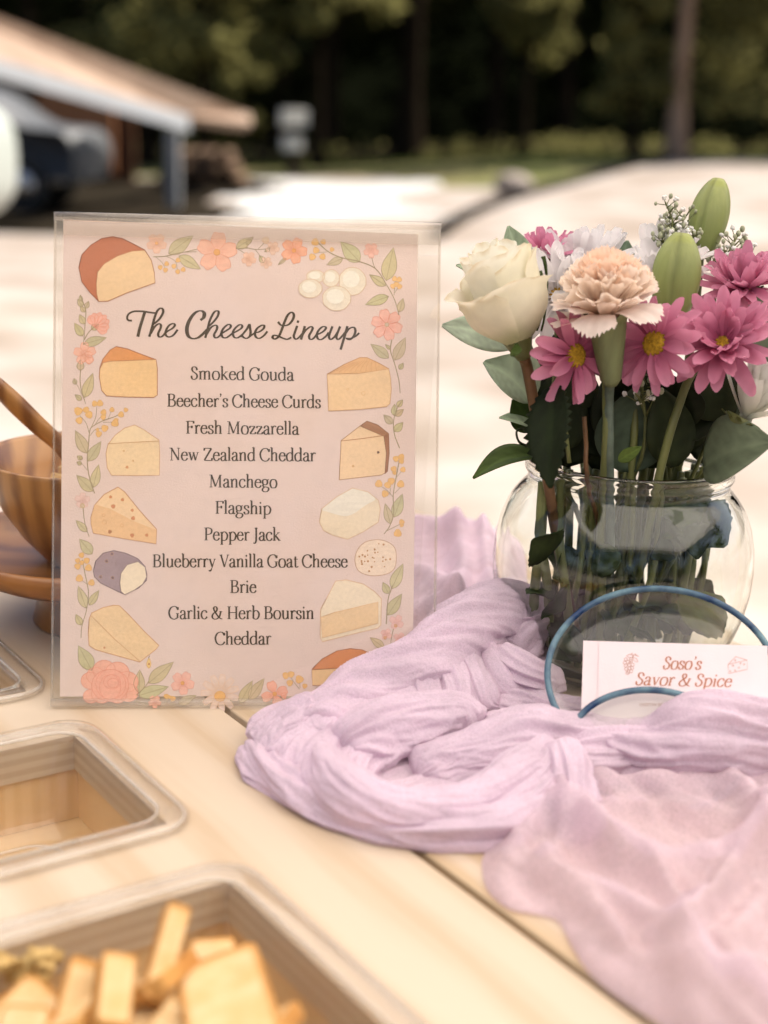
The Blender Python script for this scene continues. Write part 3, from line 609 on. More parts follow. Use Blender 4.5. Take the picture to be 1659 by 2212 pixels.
tag(hold, 'clear acrylic slanted sign holder standing on the table', 'sign holder')
def hpart(name, b, M, **k): return b.build(name, M, hold, world=False, **k)
b = MB(); b.box((0, 0.004, .0012), (SW, SH-.004, .0026)); hpart('front_panel', b, M_acr, smooth=False)
b = MB(); b.box((0, 0.004, -.0026), (SW, SH-.004, -.0012)); hpart('back_panel', b, M_acr, smooth=False)
b = MB(); b.tube([(0, SH-.003, 0), (SW/2, SH-.003, 0), (SW, SH-.003, 0)], .0026, 12, sub=2); hpart('top_fold', b, M_acredge)
b = MB(); b.tube([(0, .003, 0), (SW/2, .003, 0), (SW, .003, 0)], .0024, 12, sub=2); hpart('bottom_fold', b, M_acredge)
for x in (0.0002, SW-.0012):
    b = MB(); b.box((x, .006, -.0011), (x+.001, SH-.006, .0011)); hpart('side_edge', b, M_acredge, smooth=False)
b = MB(); b.box((.0005, SH-.0145, .00265), (SW-.0005, SH-.0065, .0031)); hpart('top_lip', b, clear_plastic('lip_plastic', (.93, .92, .9), haze=.06, hazecol=(.8, .74, .66), rough=.08), smooth=False)
# strut behind: a slanted clear leg
MI3 = SM.inverted(); ft = SBL + SE*(SW/2) + SBK*0.10; ft.z = TABLE+.001
pA = SM @ Vector((0, SH-.02, -.0028)); pB = SM @ Vector((SW, SH-.02, -.0028)); pC = SBR + SBK*0.11; pD = SBL + SBK*0.11; pC.z = pD.z = TABLE+.0012
b = MB(); b.add([MI3 @ q for q in (pA, pB, pC, pD)], [(0, 1, 2, 3)]); hpart('rear_leg', b, clear_plastic('thin_acrylic', (.98, .975, .97), haze=.005, rough=.02, ior=1.15), solid=.0014, smooth=False)

# ---- the printed menu sheet
SHEET_OBS = lin((205, 178, 164)); SHEET_ALB = (0.80, 0.66, 0.60)
def ink(rgb, soft=.13):
    l = lin(rgb); l = tuple(l[i]+(SHEET_OBS[i]-l[i])*soft for i in range(3)); return tuple(min(0.93, l[i]/SHEET_OBS[i]*SHEET_ALB[i]) for i in range(3))
M_sheet = mat('menu_paper', SHEET_ALB, 0.75, 0.2, nscale=14, col2=(0.79, 0.655, 0.605), bump=0.15, bscale=900)
M_print = mat('printed_ink', (1, 1, 1), 0.75, 0.2, noise=0.06, nscale=500, attr=True)
menu = bpy.data.objects.new('menu_sheet', None); C.objects.link(menu); menu.matrix_world = SM
tag(menu, 'pale pink cheese menu sheet with painted border inside the clear sign holder', 'menu')
(ax, ay), (bx2, by2) = S2(137, 474), S2(903, 506); (cx2, cy2) = S2(137, 1526)
RX = (bx2 + S2(889, 1372)[0])/2
b = MB(); b.add([(ax, .0065, 0), (RX+.0005, .0065, 0), (bx2, by2, 0), (ax, ay, 0)], [(0, 1, 2, 3)]); b.build('paper', M_sheet, menu, world=False, solid=.0003, smooth=False)
ART = MB(); _k = [0]
def lay(cls):
    _k[0] += 1; return 0.00022 + cls*0.00004 + (_k[0] % 17)*0.0000021
def fillp(pts, rgb, cls=0, var=0.0):
    z = lay(cls); P = [Vector((*S2(*p), 0)) for p in pts]; c = ink(rgb)
    tri = geometry.tessellate_polygon([P]); o = len(ART.v)
    for p in P:
        ART.v.append(Vector((p.x, p.y, z))); k = 1+random.uniform(-var, var); ART.c.append(tuple(x*k for x in c))
    for t in tri:
        a, b_, c_ = [P[i] for i in t]
        t = t if (b_-a).cross(c_-a).z > 0 else t[::-1]
        ART.f.append([o+i for i in t]); ART.m.append(0)
def ribbon(pts, rgb, w0, w1=None, cls=1, pen=None, mb=None, to2=None, col=None, cap=True):
    """pts in picture units; w = half width in picture units; pen=(thin,thick) = calligraphic"""
    mb = mb or ART; to2 = to2 or S2; z = lay(cls); P = [Vector((p[0], p[1], 0)) for p in pts]; n = len(P)
    if n < 2: return
    c = col or ink(rgb); o = len(mb.v); k = 0
    for i in range(n):
        t = P[min(i+1, n-1)]-P[max(i-1, 0)]
        if t.length < 1e-6: t = Vector((1, 0, 0))
        t.normalize(); nn = Vector((-t.y, t.x, 0))
        if pen: w = pen[0] + (pen[1]-pen[0])*abs(t.y)**1.6
        else: w = w0 + ((w1 if w1 is not None else w0)-w0)*i/(n-1)
        q = P[i]
        if cap and i == 0: q = q - t*w*0.6
        if cap and i == n-1: q = q + t*w*0.6
        for s_ in (1, -1):
            a = to2(q.x+nn.x*w*s_, q.y+nn.y*w*s_); mb.v.append(Vector((a[0], a[1], z))); mb.c.append(c)
    for i in range(n-1): mb.f.append([o+2*i, o+2*i+1, o+2*i+3, o+2*i+2]); mb.m.append(0)
def sm(pts, sub=6, closed=False): return [(p.x, p.y) for p in catmull([(x, y, 0) for x, y in pts], sub, closed)]
def shape(R, pts, rgb, out=None, ow=0.8, cls=0, smooth=False, var=0.03):
    P = [R(*p) for p in pts]
    if smooth: P = sm(P, 5, True)
    fillp(P, rgb, cls, var)
    if out: out = tuple(o_*.72+r_*.28 for o_, r_ in zip(out, rgb)); ribbon(P+[P[0], P[1]], out, ow*.9, cls=cls+2, cap=False)
LEAF, LEAFO = (186, 166, 128), (150, 130, 95)
def pleaf(R, x0, y0, x1, y1, wd=0.22):
    a, b_ = Vector(R(x0, y0)), Vector(R(x1, y1)); d = b_-a; n_ = Vector((-d.y, d.x))
    A = [tuple(a+d*t+n_*wd*1.12*math.sin(math.pi*min(1, t**0.8))*(1-.25*t)) for t in np.linspace(0, 1, 9)]
    Bp = [tuple(a+d*t-n_*wd*1.12*math.sin(math.pi*min(1, t**0.8))*(1-.25*t)) for t in np.linspace(1, 0, 9)]
    P = A+Bp[1:-1]; fillp(P, (random.randint(180, 190), random.randint(162, 170), random.randint(122, 132)), 0, .04); ribbon(P+[P[0]], LEAFO, .55, cls=2, cap=False)
    ribbon([tuple(a+d*t) for t in (0, .3, .6, .9)], LEAFO, .45, cls=3)
def pstem(R, pts, w=.9, rgb=(152, 132, 98)): ribbon(sm([R(*p) for p in pts], 5), rgb, w, w*.7, cls=1)
def pberry(R, x, y, r, rgb=(216, 165, 96)):
    P = []
    for k in range(10):
        a = k*.6283; q = r*(1+.12*math.sin(3*a+x)); P.append((x+q*math.cos(a), y+q*math.sin(a)))
    shape(R, P, rgb, (198, 146, 84), .4, cls=2)
def pflower(R, cx, cy, r, rgb=(222, 165, 138), out=(214, 135, 105), n=5, rot=0.3, core=(214, 150, 80), petal=.62, cr=.16):
    for k in range(n):
        a = rot+2*math.pi*k/n; P = []
        for t in np.linspace(-1, 1, 11):
            rr = r*(1 - .42*abs(t)**3.0 - .04*math.cos(9*t)); P.append((cx+rr*math.cos(a+t*petal), cy+rr*math.sin(a+t*petal)))
        P = [(cx, cy)]+P; shape(R, P, rgb, out, .6, cls=1, var=.05)
        for t in (-.35, 0, .35):
            a2 = a+t*petal; ribbon([R(cx+.25*r*math.cos(a2), cy+.25*r*math.sin(a2)), R(cx+.6*r*math.cos(a2), cy+.6*r*math.sin(a2))], out, .3, .1, cls=5)
    if core: shape(R, [(cx+r*cr*math.cos(k*.5236), cy+r*cr*math.sin(k*.5236)) for k in range(12)], core, (200, 130, 70), .4, cls=6)
q_ = .2604
R1 = lambda x, y: (108+x*q_, 432+y*q_)
R2 = lambda x, y: (540+x*q_, 432+y*q_)
R3 = lambda x, y: (108+x*q_, 810+y*q_)
R4 = lambda x, y: (540+x*q_, 810+y*q_)
R5 = lambda x, y: (108+x*q_, 1134+y*q_)
R6 = lambda x, y: (540+x*q_, 1134+y*q_)
FACE, FO = (217, 178, 132), (160, 95, 55)
# top left wheel
shape(R1, [(240,560),(265,455),(340,375),(430,320),(520,305),(600,320),(700,370),(785,415),(840,500),(865,600),(872,688),(640,770),(480,840),(405,842),(330,765),(265,680)], (172, 92, 52), (122, 62, 34), 1.1)
shape(R1, [(385,690),(395,600),(450,530),(560,465),(680,425),(785,418),(840,500),(865,600),(872,688),(640,770),(480,840),(405,842),(388,780)], FACE, (160, 88, 48), .8, cls=4)
pflower(R1, 885, 360, 82, (216, 172, 146), (220, 160, 125), core=(220, 160, 100))
pstem(R1, [(860,472),(950,468),(1060,445),(1225,408)], 1.1); pstem(R1, [(1000,455),(1100,435),(1215,430)]); pstem(R1, [(880,475),(930,520),(955,570)], .6); pstem(R1, [(970,470),(1040,510),(1060,590)], .6)
pleaf(R1, 985, 448, 1190, 295); pleaf(R1, 1070, 465, 1250, 575)
for x, y in ((915,560),(958,582),(968,530),(1028,550),(1062,500),(1060,595),(1105,578)): pberry(R1, x, y, 19)
pflower(R1, 1385, 435, 165, rot=-.2)
pleaf(R1, 1545, 400, 1690, 310); pstem(R1, [(1540,405),(1660,400)])
pstem(R2, [(-30,395),(40,410),(120,408),(170,395)]); pstem(R2, [(40,408),(80,460),(110,510)], .7); pstem(R2, [(70,405),(110,365),(125,350)], .7); pstem(R1, [(1560,410),(1610,440),(1640,480)], .7)
pleaf(R2, -30, 370, 25, 305); pflower(R2, 190, 400, 55, (214, 175, 150), (205, 160, 130), core=None); pberry(R2, 130, 335, 28, (208, 175, 145)); pflower(R2, 135, 520, 48, (214, 175, 150), (205, 160, 130), core=None); pflower(R1, 1650, 490, 60, (216, 172, 146), (216, 160, 125), core=None)
pleaf(R2, 165, 405, 120, 430, .3); pleaf(R2, 115, 520, 78, 460, .35)
pflower(R2, 365, 420, 108, (222, 156, 122), (215, 118, 82), core=(214, 140, 66), rot=.1); pleaf(R2, 300, 485, 232, 540, .16)
pstem(R2, [(570,360),(650,430),(760,480),(900,510),(1040,570),(1130,700),(1200,830),(1240,970)], 1.3); pstem(R2, [(560,435),(640,432)], .6); pstem(R2, [(600,370),(610,350)], .6)
for x, y, r in ((540,350,30),(608,348,22),(548,418,26),(517,473,27),(602,470,25),(680,412,18)): pberry(R2, x, y, r)
pleaf(R2, 910, 515, 750, 345, .27); pleaf(R2, 770, 485, 635, 540); pleaf(R2, 1130, 670, 1190, 395); pleaf(R2, 1125, 712, 990, 620); pleaf(R2, 1150, 800, 955, 870, .2); pleaf(R2, 1238, 930, 1270, 815, .25)
pflower(R2, 1005, 420, 62, (220, 168, 148), (214, 145, 118), core=None, n=5); pstem(R2, [(1010,480),(1030,550),(1060,590)], .7)
pstem(R2, [(1195,790),(1200,720),(1215,650)], .7); pstem(R2, [(1200,770),(1235,720)], .6)
for x, y in ((1200,655),(1238,660),(1185,715),(1240,718),(1215,700)): pberry(R2, x, y, 21, (220, 170, 105))
for (x, y, a, b_) in ((545,635,76,52),(672,650,70,72),(500,735,97,78),(850,675,112,116),(718,817,117,103)):
    shape(R2, [(x+a*math.cos(k*.2618)*(1+.03*math.sin(2*k)), y+b_*math.sin(k*.2618)) for k in range(24)], (214, 196, 172), (200, 158, 118), .7, cls=(1 if y < 700 else 5), var=.02)
    shape(R2, [(x-a*.1+a*.62*math.cos(k*.2618), y-b_*.15+b_*.6*math.sin(k*.2618)) for k in range(24)], (222, 208, 188), None, cls=(3 if y < 700 else 8), var=.02)
pflower(R2, 1135, 1035, 128, (222, 165, 145), (214, 128, 105), core=(190, 165, 140), n=6, petal=.56, cr=.14)
pstem(R2, [(1175,1165),(1165,1250),(1200,1360),(1235,1500),(1245,1600)], 1.2); pleaf(R2, 1150, 1310, 1000, 1195); pleaf(R2, 1200, 1330, 1290, 1140); pleaf(R2, 1165, 1240, 1122, 1198); pleaf(R2, 1238, 1405, 1272, 1352, .32)
# left sprigs
pstem(R1, [(253,790),(275,850),(298,920),(290,1050),(278,1200)], 1.1); pstem(R1, [(285,1160),(320,1100),(370,1050)], 1.1); pstem(R1, [(255,1410),(250,1500),(265,1600),(290,1670)], 1.1); pstem(R1, [(205,1500),(245,1570),(262,1620)], .6)
for q in ((270,885,230,822,.3),(262,840,250,790,.3),(296,900,322,840,.3),(290,930,250,880,.3),(285,1030,245,950,.3),(272,1130,203,1020,.25),(283,1195,470,1142,.2),(285,1640,358,1435,.2),(212,1530,200,1480,.35),(262,1660,208,1615,.3)): pleaf(R1, *q)
for a in (-2.0, .35, -1.6, -.05, -1.2, -.45, -.82):
    L_ = 118+18*math.cos(2*(a+.82)); ux, uy = math.cos(a), math.sin(a)
    shape(R1, [(372+ux*L_*t-uy*34*s_*math.sin(math.pi*min(1, t**1.5*.93)), 1058+uy*L_*t+ux*34*s_*math.sin(math.pi*min(1, t**1.5*.93))) for s_, tt in ((1, np.linspace(0, 1, 8)), (-1, np.linspace(1, 0, 8))) for t in tt], (222, 160, 138), (214, 130, 104), .6, cls=1, var=.04)
pleaf(R1, 345, 1075, 405, 1030, .35)
pflower(R1, 290, 1275, 92, (222, 165, 140), (216, 138, 108), core=None, n=5, rot=.9); pflower(R1, 310, 1310, 55, (224, 168, 142), (216, 138, 108), core=None, n=3, rot=-1.2, petal=1.0); pleaf(R1, 252, 1415, 255, 1325, .34)
# sliced wheel
shape(R1, [(410,1470),(415,1390),(440,1320),(500,1245),(550,1217),(640,1235),(770,1285),(880,1325),(890,1400),(890,1620),(860,1638),(650,1635),(470,1625),(430,1580)], (206, 132, 68), (150, 84, 48), 1.1)
shape(R1, [(416,1400),(440,1352),(500,1338),(700,1330),(880,1325),(890,1400),(890,1620),(860,1638),(650,1635),(470,1625),(430,1580),(410,1470)], (217, 174, 120), (160, 90, 50), .8, cls=4)
# big plain wedge right
shape(R2, [(640,1445),(780,1365),(910,1308),(970,1308),(1080,1360),(1150,1400),(1165,1480),(1172,1570),(1160,1690),(1130,1715),(900,1738),(650,1750),(648,1600)], (212, 162, 108), (178, 118, 72), .9)
shape(R2, [(640,1445),(900,1440),(1150,1402),(1165,1480),(1172,1570),(1160,1690),(1130,1715),(900,1738),(650,1750),(648,1600)], FACE, (186, 126, 78), .6, cls=4)
for k in range(9): ribbon(sm([R2(690+k*45, 1430-k*1.5), R2(760+k*35, 1395-k*4), R2(860+k*22, 1345-k*2)], 4), (192, 132, 80), .35, cls=3)
for x, y, r in ((757,1520,10),(990,1502,10),(1082,1520,9),(810,1570,8),(940,1605,16),(1010,1632,9),(795,1665,13),(1085,1635,7)): pberry(R2, x, y, r, (196, 140, 88))
# cheese left 4
shape(R3, [(465,650),(480,580),(540,500),(620,440),(705,415),(780,455),(905,540),(910,640),(908,832),(700,834),(510,832),(475,770)], (217, 184, 142), (190, 132, 92), .8)
shape(R3, [(480,570),(540,502),(620,442),(705,417),(780,457),(903,542)], (220, 190, 150), None, cls=1); ribbon([R3(480,570), R3(700,558), R3(900,548)], (190, 140, 98), .6, cls=4)
pberry(R3, 640, 765, 11, (205, 140, 95)); pberry(R3, 612, 630, 7, (205, 165, 125)); pberry(R3, 690, 712, 7, (205, 165, 125))
pstem(R3, [(370,980),(330,860),(310,720),(320,580),(330,470),(350,430),(440,380),(540,345),(600,310)], 1.2); pstem(R3, [(325,480),(300,400),(250,340)], .8); pstem(R3, [(345,430),(380,350),(388,270)], .8); pstem(R3, [(370,420),(410,360),(440,340)], .7); pstem(R3, [(480,370),(510,300)], .6); pstem(R3, [(335,500),(380,450),(440,445)], .7); pstem(R3, [(440,395),(530,390)], .6)
for x, y, r in ((235,300,34),(300,290,26),(325,330,30),(243,378,28),(372,238,24),(415,235,26),(445,310,24),(443,350,22),(515,288,20),(590,328,24),(630,290,18),(540,400,30),(455,442,28),(405,490,25),(395,455,14),(550,375,18)): pberry(R3, x, y, r)
for q in ((305,650,210,460,.22),(318,715,425,550,.22),(355,965,220,830,.24),(358,935,405,742,.2),(265,700,225,672,.4),(262,740,222,722,.4),(255,705,262,670,.4)): pleaf(R3, *q)
pstem(R3, [(310,790),(270,740),(240,720)], .6); pstem(R3, [(285,200),(295,240)], .9)
# holed wedge
shape(R3, [(340,1180),(370,1080),(450,990),(565,930),(620,970),(740,1120),(885,1280),(882,1400),(600,1355),(360,1312),(342,1240)], (218, 180, 136), (176, 112, 74), 1.0)
shape(R3, [(342,1180),(372,1072),(500,1110),(700,1215),(882,1285),(881,1398),(600,1353),(361,1310),(343,1240)], (214, 168, 118), None, cls=2)
for x, y, r in ((503,1012,12),(602,1035,13),(525,1090,17),(683,1122,12),(445,1163,12),(690,1188,16),(453,1220,18),(598,1248,13),(498,1300,15),(682,1330,17),(803,1328,13)): pberry(R3, x, y, r, (196, 122, 74))
pflower(R3, 270, 1040, 62, (214, 178, 164), (206, 158, 140), core=None, n=5, rot=-1.5); pberry(R3, 270, 1085, 20, (186, 166, 128)); pstem(R3, [(275,1105),(290,1230),(325,1340)], 1); pleaf(R3, 308, 1300, 215, 1205); pleaf(R3, 350, 1485, 245, 1360, .28)
# lavender log
pstem(R5, [(270,290),(290,400),(315,520),(318,600),(300,720),(265,840),(258,935)], 1.1); pstem(R5, [(290,370),(320,360)], .6); pstem(R5, [(310,490),(340,480)], .6); pstem(R5, [(305,490),(250,445)], .6)
for x, y, r in ((262,250,22),(230,295,20),(266,312,18),(305,295,24),(230,343,25),(320,355,28),(245,442,30),(345,478,26)): pberry(R5, x, y, r)
for q in ((300,690,235,505,.2),(325,665,408,540,.2),(260,830,215,740,.28)): pleaf(R5, *q)
shape(R5, [(360,380),(380,300),(440,235),(530,212),(630,235),(730,280),(790,345),(804,410),(800,460),(740,520),(620,577),(540,540),(420,480),(370,430)], (146, 122, 124), (104, 80, 84), 1.0)
for k in range(9): ribbon(sm([R5(600+k*14, 245+k*6), R5(560+k*14, 290+k*6), R5(540+k*10, 330+k*6)], 4), (128, 104, 108), .4, cls=2)
for x, y in ((470,300),(420,430),(520,437),(515,240)): pberry(R5, x, y, 13, (118, 92, 96))
shape(R5, [(580,480),(590,400),(640,330),(730,303),(790,350),(802,430),(770,490),(700,540),(620,577),(590,550)], (219, 196, 166), (120, 92, 92), .8, cls=4)
# plain wedge bottom left
shape(R5, [(318,900),(325,780),(345,730),(440,685),(530,665),(575,668),(650,740),(780,880),(905,1000),(880,1030),(745,1137),(560,1085),(380,1035),(325,1000)], (217, 180, 134), (190, 126, 84), .9)
ribbon([R5(340,750), R5(540,950), R5(745,1130)], (198, 148, 104), .6, cls=3); pberry(R5, 452, 1017, 8, (200, 130, 90))
ribbon(sm([R5(826,1085), R5(818,1105)], 3), (120, 90, 60), .7); shape(R5, [(822,1105),(838,1150),(830,1180),(815,1185),(802,1150)], (224, 182, 110), (205, 150, 80), .5, smooth=True); pberry(R5, 822, 1153, 8, (190, 120, 50))
# rose bottom left
pleaf(R5, 348, 1205, 235, 1000, .26)
ROSE, RO = (222, 158, 132), (212, 128, 104)
for x, y, r in ((450,1205,85),(560,1225,90),(640,1300,85),(650,1390,75),(335,1290,70),(340,1420,80),(430,1400,90),(560,1410,90),(380,1250,70)):
    if y+r > 1478: r = 1478-y
    shape(R5, [(x+r*1.1*math.cos(k*.35), y+r*math.sin(k*.35)) for k in range(18)], ROSE, RO, .6, cls=1, var=.03)
for x, y, a, b_ in ((500,1330,155,150),(505,1320,125,125),(500,1345,88,105),(515,1300,70,60),(525,1310,45,40)):
    shape(R5, [(x+a*math.cos(k*.35), y+b_*math.sin(k*.35)*(1 if y+b_ < 1478 else .9)) for k in range(18)], (223, 154, 128), RO, .6, cls=4+int(155-a)//22, var=.03)
pstem(R5, [(720,1410),(790,1340),(822,1290)], 1.1); pleaf(R5, 738, 1390, 745, 1200, .24); pleaf(R5, 818, 1312, 1026, 1135, .2); pleaf(R5, 735, 1415, 985, 1340, .2); pstem(R5, [(710,1465),(810,1480)], .8)
pflower(R5, 1100, 1310, 96, (222, 166, 146), (216, 140, 118), rot=.2); pflower(R5, 870, 1465, 52, (222, 164, 138), (216, 140, 118), core=None, rot=.3, n=5)
pberry(R5, 965, 1420, 20); pberry(R5, 1020, 1440, 22); pberry(R5, 990, 1425, 14); pstem(R5, [(945,1478),(985,1435)], .6); pleaf(R5, 1068, 1482, 1215, 1412, .2)
pflower(R5, 1410, 1395, 158, (214, 184, 166), (222, 178, 140), n=11, petal=.26, core=None)
shape(R5, [(1410+46*math.cos(k*.5236), 1420+44*math.sin(k*.5236)) for k in range(12)], (214, 158, 88), (200, 136, 70), .5, cls=7); pleaf(R5, 1575, 1478, 1680, 1290, .2)
pleaf(R6, -10, 1450, 120, 1270, .2); pflower(R6, 205, 1400, 108, (222, 158, 132), (214, 130, 100), rot=-.35, n=4); pflower(R6, 290, 1450, 60, (222, 158, 132), (214, 130, 100), core=None, n=3, rot=-1.8)
for x, y, r in ((298,1248,28),(342,1238,26),(410,1280,33),(330,1310,26),(455,1335,20)): pberry(R6, x, y, r)
pstem(R6, [(410,1360),(370,1310),(340,1265)], .7); pstem(R6, [(415,1350),(412,1300)], .7)
# boulder, boursin, manchego, brie, orange wedge
shape(R4, [(575,1220),(595,1110),(720,1010),(850,938),(980,970),(1065,1040),(1080,1110),(1065,1220),(940,1300),(810,1363),(690,1330),(610,1290)], (215, 192, 162), (200, 156, 114), .8)
shape(R4, [(600,1110),(720,1012),(850,942),(980,972),(1040,1030),(960,1080),(860,1150),(780,1170),(660,1140)], (216, 202, 182), None, cls=1, smooth=True)
shape(R6, [(870,290),(895,200),(960,140),(1060,122),(1150,145),(1205,200),(1212,300),(1190,370),(1120,410),(1000,420),(900,380)], (217, 190, 164), (178, 130, 96), .8, smooth=True)
for k in range(26):
    a = U(0, 6.28); r_ = math.sqrt(U(0, 1)); pberry(R6, 1042+145*r_*math.cos(a), 272+125*r_*math.sin(a), U(4, 8), (186, 136, 98))
shape(R4, [(740,870),(745,750),(750,680),(755,545),(910,425),(970,383),(1060,415),(1150,490),(1155,650),(1140,800),(1090,830)], (217, 180, 138), (150, 100, 66), .9)
shape(R4, [(915,425),(970,383),(1060,415),(1152,488),(1110,508)], (160, 108, 70), (120, 76, 46), .6, cls=3)
shape(R4, [(1110,510),(1150,490),(1155,650),(1140,800),(1118,822),(1130,650)], (146, 92, 56), (118, 74, 44), .5, cls=3)
for k in range(15): x = 925+k*14; ribbon([R4(x, 425+k*5), R4(x+22, 400+k*5.5)], (110, 68, 40), .35, cls=6)
ribbon([R4(755,548), R4(930,528), R4(1105,503)], (170, 112, 72), .7, cls=4); pberry(R4, 1063, 642, 11, (86, 56, 38)); pberry(R4, 855, 757, 9, (196, 150, 104))
shape(R6, [(585,700),(640,600),(710,465),(800,455),(940,490),(1030,550),(1090,610),(1085,830),(1060,855),(830,910),(600,968),(583,930)], (219, 196, 166), (204, 156, 112), .9)
shape(R6, [(590,765),(700,725),(830,695),(950,665),(1062,638),(1062,815),(830,875),(600,935)], (217, 180, 136), (208, 156, 108), .6, cls=3)
shape(R6, [(515,1195),(600,1110),(720,1045),(830,1025),(930,1035),(1020,1075),(1080,1150),(1080,1215),(515,1215)], (196, 118, 62), (140, 78, 44), .9)
shape(R6, [(513,1200),(700,1190),(1080,1170),(1080,1330),(518,1330)], (217, 176, 124), (150, 84, 46), .8, cls=4)
# right sprigs
pstem(R4, [(1240,605),(1200,500),(1190,400),(1210,300),(1255,225)], 1.1)
for q in ((1180,405,1108,330,.28),(1192,335,1200,240,.25),(1205,340,1275,285,.28),(1220,265,1268,205,.3),(1200,470,1270,392,.3)): pleaf(R4, *q)
pstem(R4, [(1235,730),(1212,850),(1188,1000),(1192,1150),(1160,1250),(1112,1318)], 1.2); pstem(R4, [(1185,1010),(1140,960),(1090,925)], .7); pstem(R4, [(1200,980),(1250,930)], .7); pstem(R4, [(1160,990),(1165,940)], .7); pstem(R4, [(1140,1290),(1240,1240)], .8); pstem(R4, [(1205,860),(1265,790)], .6)
for x, y, r in ((1210,695,24),(1255,680,25),(1255,715,22),(1192,780,24),(1198,812,16),(1268,785,22),(1068,902,30),(1142,912,28),(1172,880,28),(1250,905,30),(1120,985,28),(1258,1220,22),(1258,1245,16),(1225,1312,32)): pberry(R4, x, y, r)
pleaf(R4, 1195, 1180, 1265, 985, .22); pleaf(R4, 1165, 1235, 1120, 1065, .2)
pstem(R6, [(1130,820),(1145,620),(1170,540),(1180,500)], 1.2); pleaf(R6, 1175, 530, 1270, 320, .2); pleaf(R6, 1148, 570, 1102, 475, .3); pleaf(R6, 1142, 748, 1260, 570, .22)
for x, y, r in ((1215,805,60),(1130,905,46),(1240,940,48)): pflower(R6, x, y, r, (216, 172, 158), (212, 152, 136), core=None, n=4, rot=-2.6, petal=.7); pberry(R6, x-8, y+30, 14, (204, 150, 106))
pstem(R6, [(1190,860),(1172,940),(1165,1010)], .9); pleaf(R6, 1112, 1018, 995, 932, .22)
ART.build('printed_border', M_print, menu, world=False, smooth=False)

